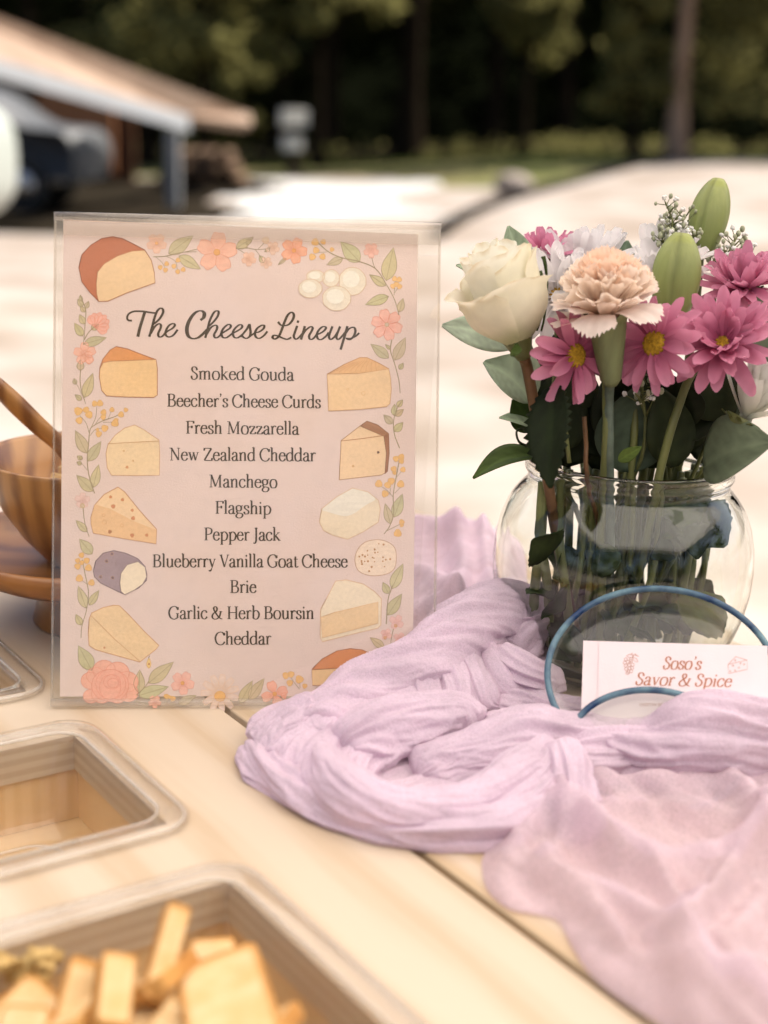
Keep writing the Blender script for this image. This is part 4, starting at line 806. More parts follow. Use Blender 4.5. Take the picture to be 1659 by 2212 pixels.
# ---- lettering (own glyphs drawn with a broad pen)
def Lp(*p): return ('L', p)
def Cp(*p): return ('C', p)
def Sf(x, y, h): return ('S', (x, y, h))
def stem(x, a, b_): return ('L', ((x, a), (x, b_)))
G = {
 'S': (46, [Cp((37,53),(34,63),(23,68.5),(11,65),(8,54),(14,43),(26,35),(37,25),(37,11),(27,1),(15,0),(7,6),(5,17))]),
 'm': (80, [stem(12,0,44),Sf(12,0,9),Lp((3,41),(12,45)),Cp((12,34),(20,43),(28,46),(36,42),(38,30)),stem(38,0,31),Sf(38,0,9),Cp((38,34),(46,43),(55,46),(63,42),(65,30)),stem(65,0,31),Sf(65,0,9)]),
 'n': (54, [stem(12,0,44),Sf(12,0,9),Lp((3,41),(12,45)),Cp((12,33),(21,43),(30,46),(38,42),(40,30)),stem(40,0,31),Sf(40,0,9)]),
 'h': (54, [stem(12,0,73),Sf(12,0,9),Lp((3,71),(12,74)),Cp((12,33),(21,43),(30,46),(38,42),(40,30)),stem(40,0,31),Sf(40,0,9)]),
 'u': (54, [Cp((12,45),(12,14),(16,3),(25,0),(34,4),(41,12)),stem(41,2,45),Lp((3,43),(12,45)),Lp((32,43),(41,45)),Lp((41,2),(49,3))]),
 'o': (50, [Cp((25,46),(12,42),(5,23),(12,3),(25,0),(38,3),(45,23),(38,42),(25,46),(22,45.6))]),
 'e': (45, [Lp((8,28),(38,28)),Cp((38.5,28),(35,41),(24,46),(12,41),(5,24),(10,7),(22,0),(33,3),(40,11))]),
 'a': (45, [Cp((8,35),(13,44),(23,46),(31,41),(33,30)),Cp((33,31),(33,9),(36,1),(43,3)),Cp((33,28),(20,24),(8,17),(7,8),(14,0),(25,2),(33,10))]),
 'd': (52, [stem(40,2,73),Lp((31,71),(40,74)),Lp((40,2),(49,3)),Cp((40,37),(31,45),(18,44),(7,34),(5,20),(10,5),(21,0),(32,3),(40,11))]),
 'b': (52, [stem(11,3,73),Lp((2,71),(11,74)),Cp((11,35),(20,45),(33,45),(44,34),(46,22),(40,6),(28,-1),(17,1),(11,6))]),
 'p': (53, [stem(12,-22,44),Sf(12,-22,9),Lp((3,41),(12,45)),Cp((12,35),(21,45),(34,45),(45,34),(47,22),(41,6),(29,0),(18,1),(12,6))]),
 'g': (48, [Cp((21,46),(9,42),(6,31),(10,20),(21,16),(32,20),(36,31),(32,42),(21,46),(19,45.8)),Cp((12,19),(8,12),(14,6),(30,4),(42,-1),(42,-12),(31,-21),(15,-21),(5,-14),(7,-5),(15,3)),Lp((32,42),(45,45))]),
 'k': (52, [stem(12,0,73),Sf(12,0,9),Lp((3,71),(12,74)),('T',((38,43),(13,22))),('K',((20,27),(43,1))),Sf(45,0,7),Sf(38,45,8)]),
 'c': (43, [Cp((37,36),(33,44),(23,46),(11,40),(5,24),(10,7),(22,0),(32,3),(39,11))]),
 'r': (37, [stem(12,0,44),Sf(12,0,9),Lp((3,41),(12,45)),Cp((12,32),(18,41),(26,46),(34,42))]),
 's': (38, [Cp((31,35),(29,43),(20,46),(10,43),(8,34),(14,27),(25,21),(32,13),(29,3),(19,0),(10,1),(5,10))]),
 't': (31, [Cp((14,56),(14,12),(16,3),(22,0),(31,4)),Lp((4,44),(29,44))]),
 'i': (25, [stem(12,0,44),Sf(12,0,9),Lp((3,41),(12,45)),('D',(11.5,62,5.5))]),
 'l': (25, [stem(12,0,73),Sf(12,0,9),Lp((3,71),(12,74))]),
 'y': (47, [('K',((9,44),(25,3))),('T',((40,44),(25,2),(18,-14))),Cp((18,-14),(11,-21),(4,-18)),Sf(9,45,8),Sf(40,45,7)]),
 'v': (46, [('K',((9,44),(24,1))),('T',((24,1),(39,44))),Sf(9,45,8),Sf(39,45,7)]),
 'w': (70, [('K',((9,44),(22,1))),('T',((22,1),(35,44))),('K',((33,44),(46,1))),('T',((46,1),(60,44))),Sf(9,45,8),Sf(60,45,7),Sf(34,45,7)]),
 'z': (43, [Lp((6,43),(37,43)),('K',((36,42),(7,3))),Lp((6,2),(39,2)),Lp((6,43),(5,33)),Lp((39,2),(40,12))]),
 'G': (70, [Cp((59,52),(50,65),(36,68.5),(18,62),(7,45),(6,28),(14,9),(32,-1),(48,2),(58,9)),stem(58,6,28),Sf(57,29,10),Lp((60,50),(60,65))]),
 'C': (65, [Cp((59,52),(50,65),(36,68.5),(18,62),(7,45),(6,28),(14,9),(32,-1),(50,2),(61,14)),Lp((60,50),(60,65))]),
 'B': (60, [stem(14,0,68),Sf(11,0,9),Sf(11,68,9),Cp((14,67),(32,67),(44,62),(46,51),(40,40),(28,36),(14,36)),Cp((14,36),(34,36),(48,30),(52,18),(46,5),(32,1),(14,1))]),
 'F': (53, [stem(14,0,68),Sf(14,0,11),Sf(11,68,9),Lp((14,67),(48,67)),Lp((48,68),(49,55)),Lp((14,36),(38,36)),Lp((38,43),(38,29))]),
 'M': (88, [('T',((15,0),(17,68))),('K',((17,68),(43,4))),('T',((43,4),(70,68))),stem(71,0,68),Sf(15,0,9),Sf(71,0,10),Sf(12,68,7),Sf(75,68,7)]),
 'N': (72, [('T',((15,0),(15,68))),('K',((13,68),(58,2))),('T',((58,2),(58,68))),Sf(15,0,9),Sf(9,68,7),Sf(58,68,9)]),
 'Z': (60, [Lp((8,67),(52,67)),('K',((51,66),(8,2))),Lp((7,1),(54,1)),Lp((8,68),(7,54)),Lp((54,0),(55,14))]),
 'P': (56, [stem(14,0,68),Sf(14,0,11),Sf(11,68,9),Cp((14,67),(32,67),(46,61),(49,50),(44,38),(30,32),(14,33))]),
 'J': (33, [Cp((18,68),(18,8),(15,-8),(9,-15),(2,-13)),Sf(18,68,10)]),
 'V': (60, [('K',((9,68),(32,1))),('T',((32,1),(54,68))),Sf(9,68,9),Sf(54,68,8)]),
 'H': (74, [stem(15,0,68),stem(60,0,68),Sf(15,0,11),Sf(60,0,11),Sf(15,68,11),Sf(60,68,11),Lp((15,35),(60,35))]),
 '&': (74, [Cp((60,40),(53,16),(38,2),(22,-1),(9,6),(7,18),(15,30),(30,40),(37,52),(34,63),(26,67),(17,62),(17,52),(26,36),(42,16),(56,4),(68,0)),Sf(60,42,9)]),
 "'": (20, [('D',(9,69,5)),('T',((13,70),(11,62),(6,56)))]), ' ': (23, []),
 'U': (70, [Cp((14,68),(14,20),(20,4),(35,0),(50,4),(56,20),(56,68)),Sf(14,68,11),Sf(56,68,9)]),
 'T': (62, [stem(31,0,68),Sf(31,0,11),Lp((6,67),(56,67)),Lp((6,68),(5,55)),Lp((56,68),(57,55))]),
 'O': (74, [Cp((37,69),(18,62),(7,34),(18,6),(37,-1),(56,6),(67,34),(56,62),(37,69),(34,68.8))]),
 'A': (68, [('T',((10,0),(33,69))),('K',((33,69),(57,0))),Lp((18,24),(48,24)),Sf(10,0,9),Sf(57,0,10)]),
 'R': (62, [stem(14,0,68),Sf(14,0,11),Sf(11,68,9),Cp((14,67),(32,67),(45,61),(47,51),(42,40),(28,35),(14,35)),('K',((30,35),(56,1))),Sf(58,0,6)]),
}
TXT = MB()
def glyphrun(text, mb, to2, x0, x1, y0, y1, cap, col, slant=0.0, thin=2.1, thick=4.9):
    """x0..x1 picture span, baseline y0 at x0 and y1 at x1, cap height in picture units"""
    adv = [G[c][0] for c in text]; tot = sum(adv)-8; k = cap/68.0; kx = (x1-x0)/tot; cur = -4
    def M_(gx, gy, off): X = x0+(off+gx+gy*slant)*kx; return (X, y0+(y1-y0)*(off+gx)/tot - gy*k)
    for c, a in zip(text, adv):
        for s_ in G[c][1]:
            kd, d = s_
            if kd == 'S':
                x, y, h = d; y = y+(1.3 if y < 40 and y > -10 else (-1.3 if y > 40 else 0))
                ribbon([M_(x-h, y, cur), M_(x, y, cur), M_(x+h, y, cur)], None, 1.7*k, mb=mb, to2=to2, col=col, cap=False, cls=1)
            elif kd == 'D':
                x, y, r_ = d; ribbon([M_(x+r_*.35*math.cos(q*.7), y+r_*.35*math.sin(q*.7), cur) for q in range(10)], None, r_*.62*k, mb=mb, to2=to2, col=col, cls=2, cap=False)
            else:
                pts = [(x, y, 0) for x, y in d]; P = catmull(pts, 7 if kd == 'C' else 2) if len(pts) > 1 else pts
                Q = [M_(p.x, p.y, cur) for p in P]
                if kd == 'T': ribbon(Q, None, thin*1.15*k, mb=mb, to2=to2, col=col, cap=False, cls=1)
                elif kd == 'K': ribbon(Q, None, thick*.95*k, mb=mb, to2=to2, col=col, cap=False, cls=2)
                else: ribbon(Q, None, 1, mb=mb, to2=to2, col=col, pen=(thin*k, thick*k), cls=(1 if kd == 'L' else 2), cap=(kd == 'C'))
        cur += a
INK = ink((80, 66, 52), 0)
rows = [('Smoked Gouda', 413.5, 634, 819.5, 822.5), ("Beecher's Cheese Curds", 362, 692, 878, 881.5), ('Fresh Mozzarella', 402.5, 645, 936.5, 939), ('New Zealand Cheddar', 367, 681, 994.5, 996.5), ('Manchego', 452, 598, 1052.5, 1054),
        ('Flagship', 466, 585, 1109.5, 1111), ('Pepper Jack', 442, 605, 1167, 1168), ('Blueberry Vanilla Goat Cheese', 330.5, 750, 1225, 1225.5), ('Brie', 498, 553, 1280.5, 1280.5), ('Garlic & Herb Boursin', 365, 678, 1337, 1337), ('Cheddar', 465, 585, 1392.5, 1392)]
for (t_, a, b_, c_, d_) in rows: glyphrun(t_, TXT, S2, a, b_, c_, d_, 27.0, INK)
A_ = lambda p: (264.6+p[0]*.166, 648+p[1]*.166)
B_ = lambda p: (518.4+p[0]*.166, 648+p[1]*.166)
def script(f_, pts, thin=1.35, thick=2.7): ribbon([(p.x, p.y) for p in catmull([(*f_(p), 0) for p in pts], 8)], None, 1, col=INK, mb=TXT, pen=(thin, thick), cls=1)
script(A_, [(118,270),(75,262),(62,225),(85,180),(150,150),(250,148),(340,160),(430,172)], 1.9, 2.2)
script(A_, [(290,160),(262,250),(225,370),(203,468)], 2, 3.3)
script(A_, [(352,470),(385,360),(415,240),(450,150),(490,110),(522,118),(528,165),(480,250),(400,318)], 1.4, 2.8)
script(A_, [(372,430),(420,350),(470,312),(500,325),(495,370),(465,440),(478,480),(515,475),(560,430)])
script(A_, [(545,440),(590,405),(650,370),(682,330),(660,308),(610,330),(570,390),(562,450),(600,482),(660,460),(714,393)])
script(A_, [(1022,258),(1058,225),(1062,170),(1020,142),(950,165),(880,250),(840,360),(852,460),(910,503),(985,490),(1050,440),(1095,395)], 1.5, 4.2)
script(A_, [(1080,485),(1110,370),(1140,260),(1190,165),(1230,142),(1252,160),(1235,220),(1180,290),(1120,345)])
script(A_, [(1098,440),(1150,360),(1205,330),(1232,345),(1225,390),(1192,455),(1210,493),(1250,480),(1290,440)])
script(A_, [(1275,445),(1350,400),(1400,365),(1408,330),(1370,322),(1315,370),(1288,430),(1305,485),(1350,492),(1400,460),(1440,425)])
script(A_, [(1425,440),(1500,400),(1550,365),(1555,332),(1520,325),(1465,370),(1436,430),(1455,485),(1500,492),(1560,450)])
script(B_, [(10,475),(50,430),(95,370),(122,320),(130,360),(138,420),(128,470),(90,499),(50,490),(25,460)])
script(B_, [(120,482),(190,432),(250,415),(305,375),(315,335),(280,332),(225,370),(195,430),(210,485),(255,499),(310,465),(352,415)])
script(B_, [(500,292),(530,325),(580,335),(640,315),(690,250),(700,190),(670,162),(620,200),(575,300),(535,410),(500,480),(455,508),(425,490),(440,462),(490,468),(560,498),(615,512),(662,490)], 1.5, 2.9)
script(B_, [(742,345),(715,420),(700,475),(725,510),(765,490),(820,430)]); script(B_, [(752,290),(756,276)], 2.4, 2.4)
script(B_, [(842,350),(820,430),(796,508)], 1.5, 2.8); script(B_, [(805,470),(850,400),(915,350),(945,362),(935,400),(900,465),(910,510),(950,505),(1000,450)])
script(B_, [(985,460),(1070,420),(1115,375),(1110,350),(1070,352),(1020,400),(1000,460),(1020,510),(1065,512),(1120,470),(1150,430)])
script(B_, [(1200,352),(1170,430),(1158,480),(1180,514),(1230,480),(1270,420)]); script(B_, [(1300,352),(1265,440),(1255,490),(1280,514),(1330,470),(1370,420)])
script(B_, [(1396,350),(1362,470),(1335,560),(1312,638)], 1.5, 2.8); script(B_, [(1370,440),(1420,375),(1480,357),(1502,400),(1480,470),(1430,516),(1385,500),(1440,500),(1500,475),(1547,435)])
TXT.build('lettering', M_print, menu, world=False, smooth=False)
# ================================================================== VASE AND FLOWERS
vc = PT(1324, 1440); VX, VY = vc.x, vc.y
M_glass = glass('vase_glass', (0.985, 0.995, 0.985))
vase = thing('glass_vase', 'round clear glass bowl vase holding the flowers', 'vase', (VX, VY, TABLE))
prof = [(0, .0005), (.050, .0005), (.056, .004), (.0685, .02), (.0785, .045), (.0814, .074), (.0775, .1), (.069, .115), (.0625, .1215), (.0605, .126), (.0635, .1295), (.0640, .1320), (.0618, .1345), (.0645, .137), (.0640, .1395), (.0620, .1402),
        (.0600, .1385), (.0582, .1265), (.0598, .121), (.066, .1135), (.0748, .0985), (.0788, .074), (.0758, .046), (.0658, .022), (.052, .0075), (.04, .006), (0, .006)]
pp = []
for i in range(len(prof)-1):
    a, b_ = prof[i], prof[i+1]
    n_ = 1
    pp += [(a[0]+(b_[0]-a[0])*k/n_, a[1]+(b_[1]-a[1])*k/n_) for k in range(n_)]
pp.append(prof[-1])
b = MB(); b.lathe(pp, 96, Matrix.Translation((VX, VY, TABLE+.0003)) @ Matrix.Diagonal((1.035, 1.035, 1.02, 1))); b.build('bowl', M_glass, vase, subsurf=1)
M_water = glass('water', (0.97, 0.98, 0.95), ior=1.33)

M_stem = mat('green_stem', (0.145, 0.16, 0.05), 0.5, 0.4, noise=0.4, nscale=60, stretch=(1, 1, .15), bump=.3)
M_stemb = mat('brown_stem', (0.16, 0.08, 0.03), 0.5, 0.4, noise=0.4, nscale=60)
M_petal = mat('petal', (1, 1, 1), 0.6, 0.2, noise=0.05, nscale=160, stretch=(1, 1, 1), attr=True, trans=0.45, bump=.2, bscale=500)
M_disc = mat('disc_florets', (0.44, 0.26, 0.02), 0.8, 0.2, noise=0.5, nscale=600, bump=1, bscale=900)
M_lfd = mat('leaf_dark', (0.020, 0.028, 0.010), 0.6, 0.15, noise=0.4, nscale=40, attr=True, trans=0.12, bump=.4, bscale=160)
M_lfg = mat('leaf_grey', (0.24, 0.28, 0.22), 0.6, 0.3, noise=0.3, nscale=50, attr=True, trans=0.3, bump=.3, bscale=200)
M_bud = mat('lily_bud', (0.27, 0.30, 0.095), 0.45, 0.35, noise=0.25, nscale=30, stretch=(3, 3, .4), attr=True, bump=.2, bscale=150)
def smooth01(t): t = max(0, min(1, t)); return t*t*(3-2*t)
def petal(b, M, L, W, a0=0.2, a1=0.6, cup=0.25, nu=9, nv=5, base=(1, 1, 1), tip=(1, 1, 1), blunt=0.35, ruffle=0, rf=5, ph=0, twist=0, edge=None):
    """radial y, up z; a0 = start pitch, a1 = added pitch along the length (negative curls down)"""
    P = []; cols = []; y = z = 0.0
    for i in range(nu):
        t = i/(nu-1); a = a0+a1*t
        if i: y += math.cos(a)*L/(nu-1); z += math.sin(a)*L/(nu-1)
        wv = W*0.5*max(0.05, (math.sin(math.pi*min(1, 0.08+t**0.8*0.92*(1-blunt*.5)+0.0))**0.7))*(0.35+0.65*min(1, t*2.2))
        if t > .93: wv *= .72
        for j in range(nv):
            s = -1+2*j/(nv-1); up = cup*s*s*W*.5 + ruffle*math.sin(rf*s+ph+2*t)*t*t
            yy = y - (L*.04*s*s if t > .9 else 0)
            x = s*wv; c_, s_ = math.cos(twist*t), math.sin(twist*t)
            P.append((x*c_, yy - math.sin(a)*up - x*s_*math.sin(a), z + math.cos(a)*up + x*s_*math.cos(a)))
            f_ = smooth01(t); cc = [base[q]+(tip[q]-base[q])*f_ for q in range(3)]
            if edge and (abs(s) > .8 or t > .95): cc = edge
            cols.append(cc)
    b.grid(P, nu, nv, cols, M)
def daisy(name, label, cat, pos, axis, R, n, base, tip, layers=((1, 0.15, 0.1), (.85, .5, .1)), disc=.28, W=.3, stem_to=None, stem_r=.0022, group=None, spin=0, curl=0.0, droop=None, cupf=.3, disc_mat=None, sub_mid=None):
    t = thing(name, label, cat, pos, group); M0 = frame(pos, axis, spin); b = MB()
    for (k, pit, cv) in layers:
        for i in range(n):
            a = 2*math.pi*(i+U(-.22, .22))/n; L_ = R*k*U(.86, 1.06)
            M = M0 @ Matrix.Rotation(a, 4, 'Z') @ Matrix.Translation((0, R*disc*.45, 0))
            br = U(.88, 1.08)
            petal(b, M, L_, R*W*U(.85, 1.1), pit+U(-.2, .22), cv+U(-.6, .5)+curl, cupf*U(.4, 2.0), base=[x*br for x in base], tip=[x*br for x in tip], twist=U(-.5, .5))
    b.build('petals', M_petal, t)
    if disc:
        b = MB(); rr = R*disc
        b.lathe([(0, rr*.42), (rr*.5, rr*.40), (rr*.85, rr*.26), (rr, rr*.02), (rr*.8, -rr*.2)], 20, M0)
        for k in range(110):
            q = math.sqrt(k/110)*rr*.96; a = k*2.39996; h = rr*.42*(1-(q/rr)**2.2); b.ball((q*math.cos(a), q*math.sin(a), h), rr*.06, 5, 3, M0)
        b.build('disc', disc_mat or M_disc, t)
    b = MB(); b.lathe([(0, -R*.26), (R*.12, -R*.24), (R*.26, -R*.08), (R*.3, R*.02), (R*.2, 0)], 16, M0); 
    for i in range(10):
        petal(b, M0 @ Matrix.Rotation(i*.628, 4, 'Z') @ Matrix.Translation((0, R*.12, -R*.1)), R*.3, R*.12, .1, .3, nu=4, nv=3)
    b.build('calyx', M_stem, t)
    if stem_to:
        b = MB(); p = Vector(pos) - Vector(axis).normalized()*R*.22; pts = [p]+[Vector(q) for q in stem_to]; b.tube(pts, stem_r, 8, sub=7); b.build('stem', M_stem, t)
    return t
def W3(x, y, zc): return PZ(x, y, zc)
def inv(dx, dy, h): return Vector((VX+dx, VY+dy, TABLE+h))      # a point inside the vase
PINKB, PINKT = (.50, .12, .24), (.70, .30, .43)
PINKTl = (.66, .24, .36)
CAMD = lambda p: (EYE-Vector(p)).normalized()
def axis(p, rx, uy, toward=1.0):     # direction from camera-facing plus right/up leaning
    return (CAMD(p)*toward + RT*rx + UP*uy).normalized()
# pink daisies
p = W3(1242, 768, .823); daisy('pink_daisy', 'drooping pink daisy with a big yellow centre under the white rose', 'flower', p, axis(p, .62, .05, .75), .0265, 14, PINKB, PINKT, ((1, .02, -.25), (.9, .28, -.3)), .30, .34,
  [W3(1300, 800, .845), W3(1310, 880, .85), W3(1308, 975, .85), inv(-.02, -.03, .05), inv(-.03, -.01, .01)], .0026, 'pink daisies', .2, -.15)
p = W3(1414, 742, .820); daisy('pink_daisy', 'pink daisy tucked under the peach carnation, centre half covered', 'flower', p, axis(p, -.55, .2, .8), .0275, 15, PINKB, PINKT, ((1, .05, -.2), (.9, .3, -.2)), .30, .30,
  [W3(1380, 800, .86), W3(1372, 900, .862), W3(1365, 1000, .865), inv(-.005, -.02, .04), inv(-.0, .0, .012)], .0024, 'pink daisies', .5, -.1)
p = W3(1560, 742, .826); daisy('pink_daisy', 'large many petalled pink daisy at the right of the bouquet', 'flower', p, axis(p, -.12, .55, .8), .0325, 18, PINKB, PINKT, ((1, .0, .05), (.92, .35, .15), (.7, .75, .35)), .2, .27,
  [W3(1500, 800, .84), W3(1465, 880, .845), W3(1430, 1000, .85), inv(.0, -.03, .05), inv(-.03, .01, .012)], .0026, 'pink daisies', .1, 0)
p = W3(1607, 622, .862); daisy('pink_daisy', 'pink daisy at upper right behind the large pink one', 'flower', p, axis(p, .05, .7, .45), .031, 18, PINKB, PINKT, ((1, .1, .05), (.9, .5, .15), (.72, .85, .2)), .2, .27,
  [W3(1560, 760, .875), W3(1500, 900, .88), inv(.02, .01, .08), inv(-.01, .02, .012)], .0024, 'pink daisies', .7, 0)
p = W3(1183, 556, .895); daisy('pink_daisy', 'pink daisy mostly hidden behind the white rose, petal tips showing', 'flower', p, axis(p, 0, .9, .5), .022, 12, PINKB, PINKT, ((1, .4, .1), (.9, .8, .1)), .2, .3, [W3(1200, 700, .9), inv(-.02, .02, .1), inv(-.02, .02, .02)], .002, 'pink daisies')
# white daisies behind
WB, WT = (.74, .71, .71), (.86, .83, .83)
p = W3(1262, 596, .885); daisy('white_daisy', 'white daisy with faint lilac petals between the rose and the carnation', 'flower', p, axis(p, -.15, .75, .55), .038, 16, WB, WT, ((1, .15, .1), (.92, .5, .1), (.75, .9, .1)), .2, .28, [W3(1270, 720, .89), inv(-.01, .02, .1), inv(.0, .02, .02)], .0022, 'white daisies')
p = W3(1432, 596, .89); daisy('white_daisy', 'white daisy behind the carnation, left of the lower lily bud', 'flower', p, axis(p, -.1, .8, .5), .036, 16, WB, WT, ((1, .15, .1), (.9, .5, .1), (.75, .9, .1)), .2, .28, [W3(1420, 720, .895), inv(.015, .03, .1), inv(.0, .03, .02)], .0022, 'white daisies')
p = W3(1205, 640, .872); daisy('white_daisy', 'white daisy low behind the rose, long petals falling past the carnation', 'flower', p, axis(p, .2, .1, .8), .032, 13, WB, WT, ((1, .05, -.1), (.9, .4, 0)), .2, .3, [W3(1230, 760, .89), inv(-.02, .03, .1), inv(-.01, .03, .02)], .0022, 'white daisies')
# white chrysanthemum at the right edge
p = W3(1606, 908, .836); daisy('white_chrysanthemum', 'closed white chrysanthemum low at the right of the bouquet', 'flower', p, axis(p, .45, .75, .12), .036, 20, (.66, .66, .56), (.80, .79, .74), ((1, .72, .55), (1.02, .98, .5), (.95, 1.2, .4)), 0, .27, [W3(1560, 960, .85), W3(1530, 1010, .86), inv(.03, -.01, .08), inv(.0, .0, .012)], .0026, None, .2, 0, cupf=.5)
# white rose
def rose(pos, ax):
    t = thing('white_rose', 'creamy white rose with browned petal edges, leaning left', 'rose', pos); M0 = frame(pos, ax, 0, RT)
    CR = (.90, .86, .71); CI = (.91, .88, .77); ED = (.66, .52, .30)
    b = MB()
    def rp(ang, R, H, span, lip, flare, dz=0, open_=0, seed=0, nu=15, nv=17):
        P = []; cols = []
        for i in range(nu):
            tt = i/(nu-1)
            for j in range(nv):
                s = -1+2*j/(nv-1); edge = 1-.16*abs(s)**2.5+.022*math.sin(5*s+seed*2.3)+.008*math.sin(17*s+seed)
                r = R*(math.sin(min(1, .12+tt*1.05)*math.pi*.5)**.8)*(1-.10*max(0, tt-.45)/.55)
                r += open_*tt*tt*R*.5 + lip*max(0, tt-.80)**1.5*R*7*(1+.5*math.sin(4*s+seed))
                a = ang+s*span*(1-.10*tt) ; z = dz+H*tt*edge - lip*max(0, tt-.86)**2*H*7
                r *= 1+.025*math.sin(5*s+seed)*tt
                P.append((r*math.cos(a), r*math.sin(a), z))
                e_ = smooth01((max(abs(s)*.92, tt)-.93)/.06)*(.5+.5*math.sin(11*s+seed*3)); bs = CR if open_ > .05 else CI
                g_ = smooth01(1-tt*2.2); c0 = [bs[q]*(1-g_)+(.62, .64, .36)[q]*g_ for q in range(3)]
                cols.append([c0[q]+(ED[q]-c0[q])*e_*.75 for q in range(3)])
        b.grid(P, nu, nv, cols, M0)
    for k, (ang, R, H, sp_, lip, op) in enumerate([(0, .0075, .058, 2.6, .03, 0), (2.1, .0105, .058, 2.0, .05, 0), (4.2, .0135, .057, 1.9, .08, 0), (.9, .0165, .056, 1.75, .10, .02), (3.0, .0190, .0545, 1.7, .14, .03), (5.1, .0205, .053, 1.6, .16, .04),
                                      (-.55+.1, .0225, .050, 1.35, .12, .08)]):
        rp(ang, R, H, sp_, lip, 0, 0, op, k)
    # outer petals: one low in front, one opening at the left, one at the right
    rp(-1.35, .0255, .039, 1.25, .30, 0, -.003, .12, 9); rp(2.9, .0245, .041, .95, .35, 0, -.002, .26, 12); rp(-.1, .0245, .050, .9, .16, 0, -.002, .10, 15); rp(-2.4, .0258, .036, .9, .25, 0, -.002, .16, 21); rp(1.6, .0245, .047, 1.2, .16, 0, -.002, .1, 18)
    b.build('petals', M_petal, t)
    b = MB(); b.lathe([(0, -.014), (.004, -.013), (.0062, -.008), (.0085, -.002), (.010, .001), (.004, .002)], 16, M0); b.build('calyx', M_stem, t)
    for i, (a, L_, p0, p1) in enumerate([(-1.75, .024, -.5, .7), (-.05, .044, .95, .5), (1.6, .036, .6, .4), (.5, .036, .8, .6)]):
        b = MB(); petal(b, M0 @ Matrix.Rotation(a-math.pi/2, 4, 'Z') @ Matrix.Translation((0, .0145, -.001)), L_, .0075, p0, p1, .2, blunt=0, base=(3.6, 4.2, 2.6), tip=(2.6, 2.8, 1.8), ruffle=.0015, rf=4); b.build('sepal', M_lfd, t, solid=.0004)
    b = MB(); q = Vector(pos)-Vector(ax).normalized()*.012; b.tube([q, W3(1140, 800, .845), W3(1158, 900, .85), W3(1178, 1010, .853), inv(-.035, -.035, .05), inv(-.02, -.03, .01)], [.0036, .0032, .003], 10, sub=7); b.build('stem', M_stemb, t)
p = W3(1118, 730, .832); rose(p, (UP*.92 - RT*.30 + CAMD(p)*.22))
# peach carnation
def carnation(pos, ax):
    t = thing('peach_carnation', 'ruffled peach carnation at the front of the bouquet', 'carnation', pos); M0 = frame(pos, ax, 0, RT); b = MB()
    PB, PT_ = (.96, .77, .62), (.96, .84, .73); PO = (.95, .85, .77)
    def fan(a, L_, W_, a0, a1, ruf, z0, tip, base, seed, nu=12, nv=23):
        P = []; cols = []; y = 0.0; z = z0
        M = M0 @ Matrix.Rotation(a, 4, 'Z')
        for i in range(nu):
            tt = i/(nu-1); an = a0+a1*tt
            if i: y += math.cos(an)*L_/(nu-1); z += math.sin(an)*L_/(nu-1)
            wv = W_*.5*(.12+.88*tt**.85)
            for j in range(nv):
                s = -1+2*j/(nv-1); r_ = ruf*(math.sin(6*s+seed)+.5*math.sin(13*s+seed*2.1))*tt**2.2
                lx = (L_*(-.22*s*s)+ (.0011*(1 if j % 2 else -1)*(1+.6*math.sin(seed+9*s)) if i == nu-1 else 0))*tt
                P.append((s*wv, y+math.cos(an)*lx-math.sin(an)*r_, z+math.sin(an)*lx+math.cos(an)*r_)); f_ = smooth01(tt*1.2); cols.append([base[q]+(tip[q]-base[q])*f_ for q in range(3)])
        b.grid(P, nu, nv, cols, M)
    for k in range(24):
        q = k/24; a = k*2.39996; el = rad(90-42*q**.8)
        fan(a, .041-.006*q, .031+.010*q, el+U(-.1, .1), -.35*q+U(-.2, .1), .0020+.0008*q, .004, PT_ if q > .45 else (.96, .75, .60), PB, k*1.7)
    for k in range(8):
        fan(k*.785+.3, .036, .032, rad(48)+U(-.1, .1), -.65+U(-.2, .2), .0013, .002, PO, (.84, .60, .42), k*2.2)
    fan(-2.30, .037, .032, rad(56), -1.7, .0009, .003, PO, (.92, .74, .60), 31.0); fan(2.70, .036, .027, rad(54), -1.75, .0009, .003, PO, (.92, .74, .60), 17.0); fan(3.1, .037, .036, rad(80), -.12, .0008, .004, PO, PT_, 7.0); fan(2.5, .037, .034, rad(72), -.2, .0009, .004, PO, PT_, 3.0); fan(-2.5, .037, .034, rad(72), -.25, .0009, .004, PO, PT_, 5.0); fan(-1.9, .037, .034, rad(62), -.3, .0009, .004, PO, PT_, 11.0); fan(1.5, .034, .028, rad(24), -.7, .0012, .003, PO, PT_, 9.0)
    b.build('petals', M_petal, t)
    b = MB(); b.lathe([(0, -.036), (.0035, -.036), (.0062, -.032), (.0078, -.022), (.0098, -.008), (.0112, .003), (.0105, .005)], 20, M0)
    for i in range(5): petal(b, M0 @ Matrix.Rotation(i*1.2566, 4, 'Z') @ Matrix.Translation((0, .0102, .0)), .010, .010, 1.35, -.3, .1, nu=5, nv=4)
    b.build('calyx', mat('calyx_green', (.17, .20, .09), .5, .3, noise=.3, nscale=120, stretch=(1, 1, .1)), t)
    b = MB(); q = M0 @ Vector((0, 0, -.034)); b.tube([q, W3(1316, 860, .848), W3(1316, 980, .85), inv(-.012, -.03, .06), inv(-.02, .0, .01)], .0028, 10, sub=6); b.build('stem', mat('stem_bluegreen', (.12, .16, .12), .5, .3, noise=.4, nscale=80), t)
p = W3(1313, 704, .818); carnation(p, (UP*.93 + CAMD(p)*.36 - RT*.05))
